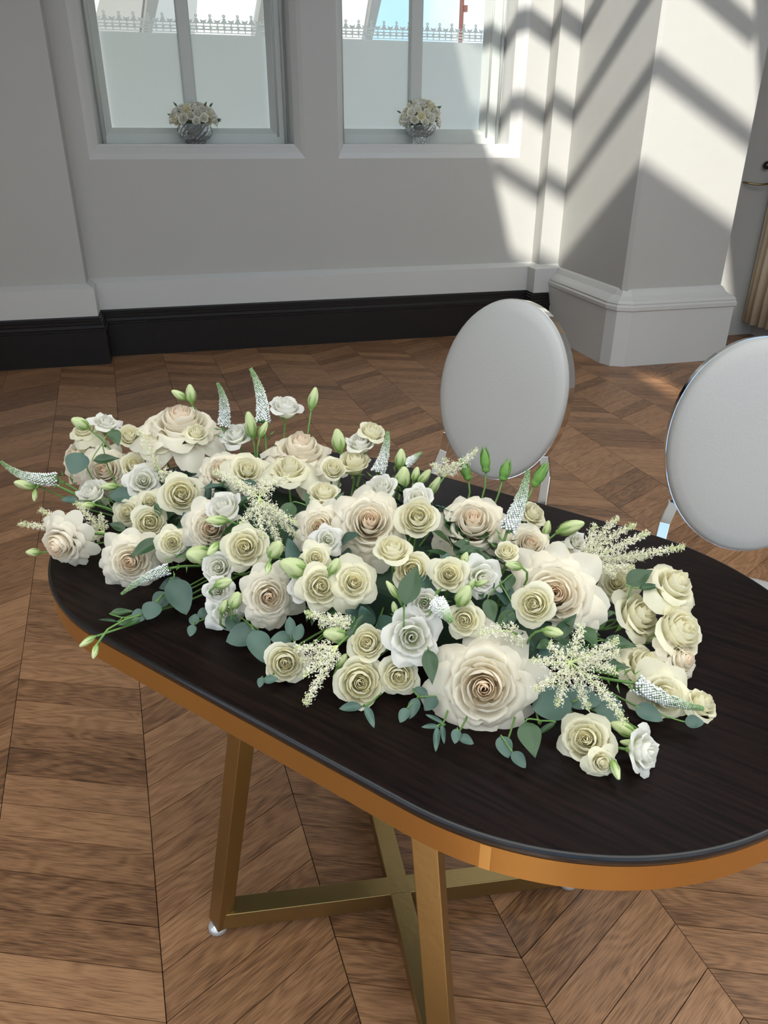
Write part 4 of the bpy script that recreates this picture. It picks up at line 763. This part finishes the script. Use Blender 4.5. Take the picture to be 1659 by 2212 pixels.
def bez(p0, p1, p2, p3, n):
    o = []
    for i in range(n+1):
        t = i/n; o.append(p0*(1-t)**3 + p1*3*t*(1-t)**2 + p2*3*t*t*(1-t) + p3*t**3)
    return o
def stem_to(root, loc, axis, start, core, rad, mat=M_stem):
    a = Vector(axis); p0 = Vector(loc) + a*start; c = Vector(core); L = (p0-c).length; dn = Vector((0, 0, -1))
    pts = bez(p0, p0 - a*L*.30 + dn*L*.08, c + (p0-c)*.4 + dn*L*.25, c, 8)
    for p in pts: p.z = max(p.z, .757)
    m = MB(); m.tube([p - Vector(loc) for p in pts], rad, 6)
    o = link('stem', m.mesh('stem', mat, True), root); return o
NAME = {'R': ('garden_rose', 'rose', 'large garden roses'), 'S': ('spray_rose', 'rose', 'cream spray roses'), 'L': ('lisianthus', 'flower', 'white lisianthus blooms')}
rr = random.Random(5)
for i, (k, loc, ax, rad, core, lab) in enumerate(BLOOMS):
    nm, cat, grp = NAME[k]; root = empty(nm, loc); tag(root, lab, cat, grp + ' on the table')
    pets, cal = PROTO[k][rr.randrange(len(PROTO[k]))]
    q = Vector(ax).to_track_quat('Z', 'Y') @ Quaternion((0, 0, 1), rr.uniform(0, 6.28))
    sc = rad*{'R': .96, 'S': 1.04, 'L': 1.0}[k]; sq = Vector((sc, sc*rr.uniform(.95, 1.05), sc))
    for me in pets: link('petal', me, root, (0, 0, 0), q, sq)
    link('calyx', cal, root, (0, 0, 0), q, sq)
    stem_to(root, loc, ax, -1.1*sc, core, .0026 if k == 'R' else .0018)

# buds
def bud_mesh(seed):
    m = MB(); prof = [(.05, 0), (.52, .06), (.88, .2), (1.0, .36), (.93, .55), (.72, .75), (.42, .92), (.2, .99), (.02, 1.0)]; n = 20; vs = []
    for r, z in prof:
        for k in range(n):
            a = 2*PI*k/n + z*1.4; rr_ = r*(1 + .10*math.cos(5*(2*PI*k/n))*min(1, z*2)); vs.append((rr_*math.cos(a), rr_*math.sin(a), z))
    m.add(vs, [(i*n+k, i*n+(k+1) % n, (i+1)*n+(k+1) % n, (i+1)*n+k) for i in range(len(prof)-1) for k in range(n)])
    return mk_mesh('bud', m.v, m.f, M_bud, True, {'alo': [min(1, v[2]*1.1) for v in m.v], 'lay': [v[2] for v in m.v]})
def sepals_mesh(n, lo, hi, wd, mat, tipout):
    m = MB(); m.lathe([(.01, -.10), (.30, -.08), (.42, 0), (.5, .06)], 10)
    for i in range(n):
        a = 2*PI*i/n; n0 = len(m.v); K = 6
        for j in range(K+1):
            v = j/K; z = lo + (hi-lo)*v; rad = .50 + .62*math.sin(PI*min(.62, v*.62+.08)) - .35*v*v + tipout*v*v
            w = wd*(1-v**1.6) + .02
            for s in (-1, 0, 1): m.v.append((rad*math.cos(a+s*w), rad*math.sin(a+s*w), z))
        for j in range(K):
            for s in range(2): b = n0+j*3+s; m.f.append((b, b+1, b+4, b+3))
    return m.mesh('calyx', mat, True)
BUDM = bud_mesh(1); CALB = sepals_mesh(5, .02, .62, .22, M_sepal, .25); CALG = sepals_mesh(5, .02, 1.12, .55, M_rosebud, -.35)
GB = MB(); GB.lathe([(.05, -.12), (.62, -.06), (.80, .06), (.66, .16), (.90, .26), (.95, .42), (.75, .65), (.42, .85), (.12, 1.0), (.01, 1.04)], 16); GBM = GB.mesh('bud', M_rosebud, True)
for k, loc, ax, L, W, core, lab in BUDS:
    root = empty('rosebud' if k == 'G' else 'flower_bud', Vector(loc)); tag(root, lab, 'bud', 'green rosebuds' if k == 'G' else 'lisianthus buds on the table')
    q = Vector(ax).to_track_quat('Z', 'Y') @ Quaternion((0, 0, 1), rr.uniform(0, 6.28)); o0 = -Vector(ax)*L*.5
    link('bud', GBM if k == 'G' else BUDM, root, o0, q, (W, W, L)); link('calyx', CALG if k == 'G' else CALB, root, o0, q, (W, W, L))
    stem_to(root, loc, ax, -L*.52, core, .0016 if L < .05 else .002)

# veronica spikes
def spike(p0, p1, w, bend, core, lab):
    p0, p1 = Vector(p0), Vector(p1); root = empty('veronica_spike', p0); tag(root, lab, 'flower', 'veronica spikes'); d = p1-p0; L = d.length; side = d.cross(Vector((.3, -.8, .5))).normalized()
    def at(t): return d*t + side*(bend*L*4*t*(1-t))
    vs, fs, al = [], [], []; n = 520
    R = random.Random(int(L*1e5))
    def wr(t): return w*(1.05 if t < .1 else 1)*(1-.80*t**1.3)
    for i in range(n):
        t = (i/n)**.9; a = i*2.39996; c = at(t); dd = (at(min(1, t+.02))-at(max(0, t-.02))).normalized(); e = dd.orthogonal().normalized(); b = dd.cross(e)
        rad = (e*math.cos(a) + b*math.sin(a)); r = wr(t)*R.uniform(.85, 1.1); s = w*(.225 - .12*t)*R.uniform(.7, 1.25); q = c + rad*r
        o = len(vs); t2 = rad.cross(dd).normalized()
        vs += [q+rad*s*1.1, q-rad*s*.8, q+dd*s, q-dd*s, q+t2*s, q-t2*s]; al += [t*.92 + R.uniform(-.12, .08)]*6
        fs += [(o, o+2, o+4), (o, o+4, o+3), (o, o+3, o+5), (o, o+5, o+2), (o+1, o+4, o+2), (o+1, o+3, o+4), (o+1, o+5, o+3), (o+1, o+2, o+5)]
    me = mk_mesh('florets', vs, fs, M_spike, True, {'alo': [max(0, min(1, a)) for a in al]}); flo = tag(link('florets', me, root), kind='stuff')
    m = MB(); m.tube([at(t) for t in [i/10 for i in range(11)]], [max(.0008, wr(i/10)*.82) for i in range(11)], 8); flo.parent = m.obj('spike_core', M_spikecore, root, smooth=True)
    stem_to(root, p0, d.normalized(), .0, core, .002)
    m = MB()
    for i in range(8):
        a = i*2.4; e = d.normalized().orthogonal(); e = (Quaternion(d.normalized(), a) @ e)*.014; p = -d.normalized()*(.004+.004*i); m.add([p, p+e*.5+side*.003, p+e+d.normalized()*.006, p+e*.5-side*.003], [(0, 1, 2, 3)])
    m.obj('leaf', M_stem, root)
for a in SPIKES: spike(*a)

# astilbe plumes
def plume(p0, tips, core, lab):
    p0 = Vector(p0); root = empty('astilbe_plume', p0); tag(root, lab, 'flower', 'astilbe plumes'); R = random.Random(len(tips)*77 + int(p0.x*1e4))
    va, fa, vg, fg = [], [], [], []; st = MB()
    def fleck(q, s, green):
        v, f_ = (vg, fg) if green else (va, fa); o = len(v)
        a = Vector((R.uniform(-1, 1), R.uniform(-1, 1), R.uniform(-1, 1))).normalized(); b = a.orthogonal().normalized(); c = a.cross(b)
        v += [q+a*s*1.5, q-a*s*.5+b*s*.6, q-a*s*.5-b*s*.3+c*s*.5, q-a*s*.5-b*s*.3-c*s*.5]; f_ += [(o, o+1, o+2), (o, o+2, o+3), (o, o+3, o+1), (o+1, o+3, o+2)]
    for tp in tips:
        d = Vector(tp)-p0; L = d.length; side = d.cross(Vector((R.uniform(-1, 1), R.uniform(-1, 1), 1))).normalized(); bd = R.uniform(-.08, .08)
        at = lambda t: d*t + side*(bd*L*4*t*(1-t))
        st.tube([at(i/8) for i in range(9)], [.0011*(1-.6*i/8) for i in range(9)], 5)
        nb = int(L/.0022)
        for i in range(nb):
            t = .10 + .90*i/nb; c = at(t); wd = .0112*(1-.72*t)+.0012; dd = d.normalized(); e = Quaternion(dd, i*2.39996) @ dd.orthogonal().normalized(); br = (e + dd*.55).normalized()
            st.tube([c, c+br*wd], .00035, 3, False)
            for k in range(22):
                q = c + br*wd*R.uniform(.15, 1.05) + Vector((R.gauss(0, 1), R.gauss(0, 1), R.gauss(0, 1)))*.0015; fleck(q, R.uniform(.0007, .0014), t > .84 and R.random() < .5)
    tag(link('florets', mk_mesh('florets', va, fa, M_astil), root), kind='stuff')
    if vg: tag(link('green_tips', mk_mesh('green_tips', vg, fg, M_astilg), root), kind='stuff')
    st.obj('branchlets', M_astilg, root)
    stem_to(root, p0, (Vector(tips[0])-p0).normalized(), 0, core, .0014)
for a in PLUMES: plume(*a)

# leaf sprigs
def leaf_mesh(kind):
    def fn(u, v):
        w = (math.sin(PI*(v**.80))**.75 if kind == 'E' else math.sin(PI*(v**.75))**1.0*(1-.25*v)); x = u*w*.5; 
        return (x, v - .5, (.10*x*x*4 if kind == 'E' else .16*abs(x)) - .10*(v-.4)**2 + .015*math.sin(v*9+u*2))
    vs, fs, al = petal_grid(fn, 6, 10); return mk_mesh('leaf', vs, fs, M_euc if kind == 'E' else M_ruscus, True)
LEAF = {'E': leaf_mesh('E'), 'K': leaf_mesh('K')}
def orient(d, n):
    y = Vector(d).normalized(); z = Vector(n).normalized(); x = y.cross(z).normalized(); z = x.cross(y); return Matrix((x, y, z)).transposed().to_quaternion()
for k, lv, core, lab in SPRIGS:
    base = Vector(lv[0][0]); root = empty('eucalyptus_sprig' if k == 'E' else 'leaf_sprig', base); tag(root, lab, 'leaves', 'leaf sprigs in the arrangement')
    hub = sum((Vector(l[0]) - Vector(l[1])*l[3]*.55 for l in lv), Vector())/len(lv) - base; hub.z = max(hub.z, .764-base.z)
    m = MB()
    for p, d, n, L, W in lv:
        o = link('leaf', LEAF[k], root, Vector(p)-base, orient(d, n), (W, L, L)); q = Vector(p)-base-Vector(d)*L*.5
        m.tube(bez(q, q-Vector(d)*L*.15, hub, hub, 5), .0010, 5)
    cc = Vector((core[0], core[1], .770))-base; hl = hub.copy(); hl.z = .760-base.z; m.tube(bez(hub, hl, hl + (cc-hl)*.5, cc, 8), .0013, 5); m.obj('stem', M_stem, root, smooth=True)
# dark filler foliage that closes the gaps between the blooms, and the foam it is pushed into
u2 = Vector((math.cos(TA), math.sin(TA), 0)); v2 = Vector((-u2.y, u2.x, 0)); MC = Vector((TC.x, TC.y, .75)) + u2*-.06 + v2*-.06
fo = empty('floral_foam', MC + Vector((0, 0, .0015)), TA); tag(fo, 'dark wet foam tray hidden under the flower arrangement', 'foam')
m = MB(); m.box(-.36, .36, -.085, .085, .008, .07); m.obj('foam_block', M_foam, fo, bevel=.012); m = MB(); m.box(-.38, .38, -.10, .10, 0, .012); m.obj('tray', M_knob, fo, bevel=.004)
rf = random.Random(21)
for i in range(64):
    a = rf.uniform(0, 2*PI); el = rf.uniform(.0, 1.15); sx = math.cos(a)*math.cos(el); sy = math.sin(a)*math.cos(el); sz = math.sin(el)
    nrm = (u2*sx/.45 + v2*sy/.20 + Vector((0, 0, sz/.15))).normalized(); p = MC + u2*sx*.40 + v2*sy*.165 + Vector((0, 0, .022+sz*.105))
    kind = 'K' if rf.random() < .6 else 'E'; root = empty('foliage_sprig', p); zn = ('left end' if sx < -.55 else 'right end' if sx > .55 else 'front' if sy < -.15 else 'rear' if sy > .3 else 'middle'); tag(root, 'dark green foliage tucked deep between the blooms at the %s of the arrangement' % zn, 'leaves', 'filler foliage at the %s of the arrangement' % zn)
    for j in range(6):
        t1 = nrm.orthogonal().normalized(); d = (Quaternion(nrm, rf.uniform(0, 6.28)) @ t1 + nrm*rf.uniform(.0, .7)).normalized(); L = rf.uniform(.03, .05); n = (nrm + Vector((rf.uniform(-.4, .4), rf.uniform(-.4, .4), .2))).normalized()
        q = d*L*.6 + nrm*rf.uniform(-.01, .012)
        if (p+q).z < .772: q.z = .772-p.z; d.z = max(d.z, 0); d.normalize()
        link('leaf', LEAF[kind], root, q, orient(d, n), (L*rf.uniform(.42, .7), L, L))
    m = MB(); c = MC + u2*sx*.30 + v2*sy*.07 + Vector((0, 0, .04)); m.tube([Vector((0, 0, 0)), c-p], .0016, 5); m.obj('stem', M_stem, root)

# ------------------------------------------------------------------ crystal bowls of flowers on the sills
def small_bloom(name, mat, seed):
    vs, fs, al, la = [], [], [], []
    for me in make_rose('tmp', mat, 4, [(4, .7, .1, .5, .45), (5, .95, -.05, .8, .5)], seed, 1.0, .35, .15, .06, 4, 4):
        o = len(vs); vs += [tuple(v.co) for v in me.vertices]; fs += [tuple(i+o for i in p.vertices) for p in me.polygons]
        al += [d.value for d in me.attributes['alo'].data]; la += [d.value for d in me.attributes['lay'].data]; bpy.data.meshes.remove(me)
    return mk_mesh(name, vs, fs, mat, True, {'alo': al, 'lay': la})
SB = [small_bloom('bloom', M_lisi, 1), small_bloom('bloom', M_lisi, 2), small_bloom('bloom', M_spray, 3), small_bloom('bloom', M_spray, 4)]
def bowl(x, y, z, foot, lab, side, seed, wid, hgt):
    root = empty('crystal_bowl', (x, y, z)); tag(root, lab, 'bowl')
    def cut(j, k): return 1 + (.045 if (k + j) % 2 else -.03)*(1 if 1 < j < 9 else 0)
    if foot: prof = [(.002, .004), (.052, .0), (.056, .012), (.048, .040), (.052, .046), (.075, .055), (.092, .072), (.100, .09), (.102, .105), (.100, .118), (.094, .118), (.095, .104), (.090, .085), (.07, .066), (.002, .058)]
    else: prof = [(.002, .004), (.06, .0), (.064, .010), (.062, .018), (.085, .032), (.100, .050), (.108, .070), (.106, .090), (.098, .108), (.094, .118), (.088, .118), (.096, .092), (.098, .07), (.09, .05), (.06, .028), (.002, .022)]
    m = MB(); m.lathe(prof, 32, fn=lambda j, k: cut(j, k)); m.obj('bowl', M_crystal, root)
    m = MB(); m.lathe([(.002, .075 if foot else .04), (.055, .078 if foot else .045), (.066, .10), (.066, .125), (.002, .13)], 20); m.obj('wet_foam', M_foam, root)
    R = random.Random(seed); c = Vector((x, y, z+.125)); g = 'blooms in the crystal bowl on the %s sill' % side
    nb = 46
    for i in range(nb):
        ph = i*2.39996; el = math.asin(.02 + .98*(i+.5)/nb); d = Vector((math.cos(ph)*math.cos(el), math.sin(ph)*math.cos(el), math.sin(el)))
        p = c + Vector((d.x*wid, d.y*.085, d.z*hgt))*R.uniform(.93, 1.06); ax = Vector((d.x*1.0, d.y*1.6, d.z*1.1+.1)).normalized()
        if p.y > 5.70: p.y = 5.70
        ch = R.choice([0, 0, 1, 1, 2, 3]); kd = 'white lisianthus' if ch < 2 else 'cream rose'; o = link('small_bloom', SB[ch], None, p, ax.to_track_quat('Z', 'Y') @ Quaternion((0, 0, 1), R.uniform(0, 6)), R.uniform(.025, .033))
        tag(o, 'small %s packed in the crystal bowl on the %s windowsill' % (kd, side), 'flower', 'small %s %s' % (kd, g))
    for i in range(16):
        ph = R.uniform(0, 6.28); el = R.uniform(-.1, .9); d = Vector((math.cos(ph)*math.cos(el), math.sin(ph)*math.cos(el)*.55, math.sin(el)))
        p = c + Vector((d.x*(wid+.022), d.y*.10, d.z*(hgt+.02)))
        if p.y > 5.69: p.y = 5.69
        o = link('small_leaf', LEAF['K'], None, p, orient(d, Vector((0, -1, .4))), (.014, .036, .03)); tag(o, 'small green leaf sticking out of the %s sill bouquet' % side, 'leaf', 'leaves in the %s sill bouquet' % side)
bowl(.215, 5.635, ZS1+.002, False, 'round cut-crystal bowl on the left windowsill', 'left', 3, .155, .115)
bowl(1.735, 5.635, ZS1+.002, True, 'footed cut-crystal bowl on the right windowsill', 'right', 8, .15, .15)
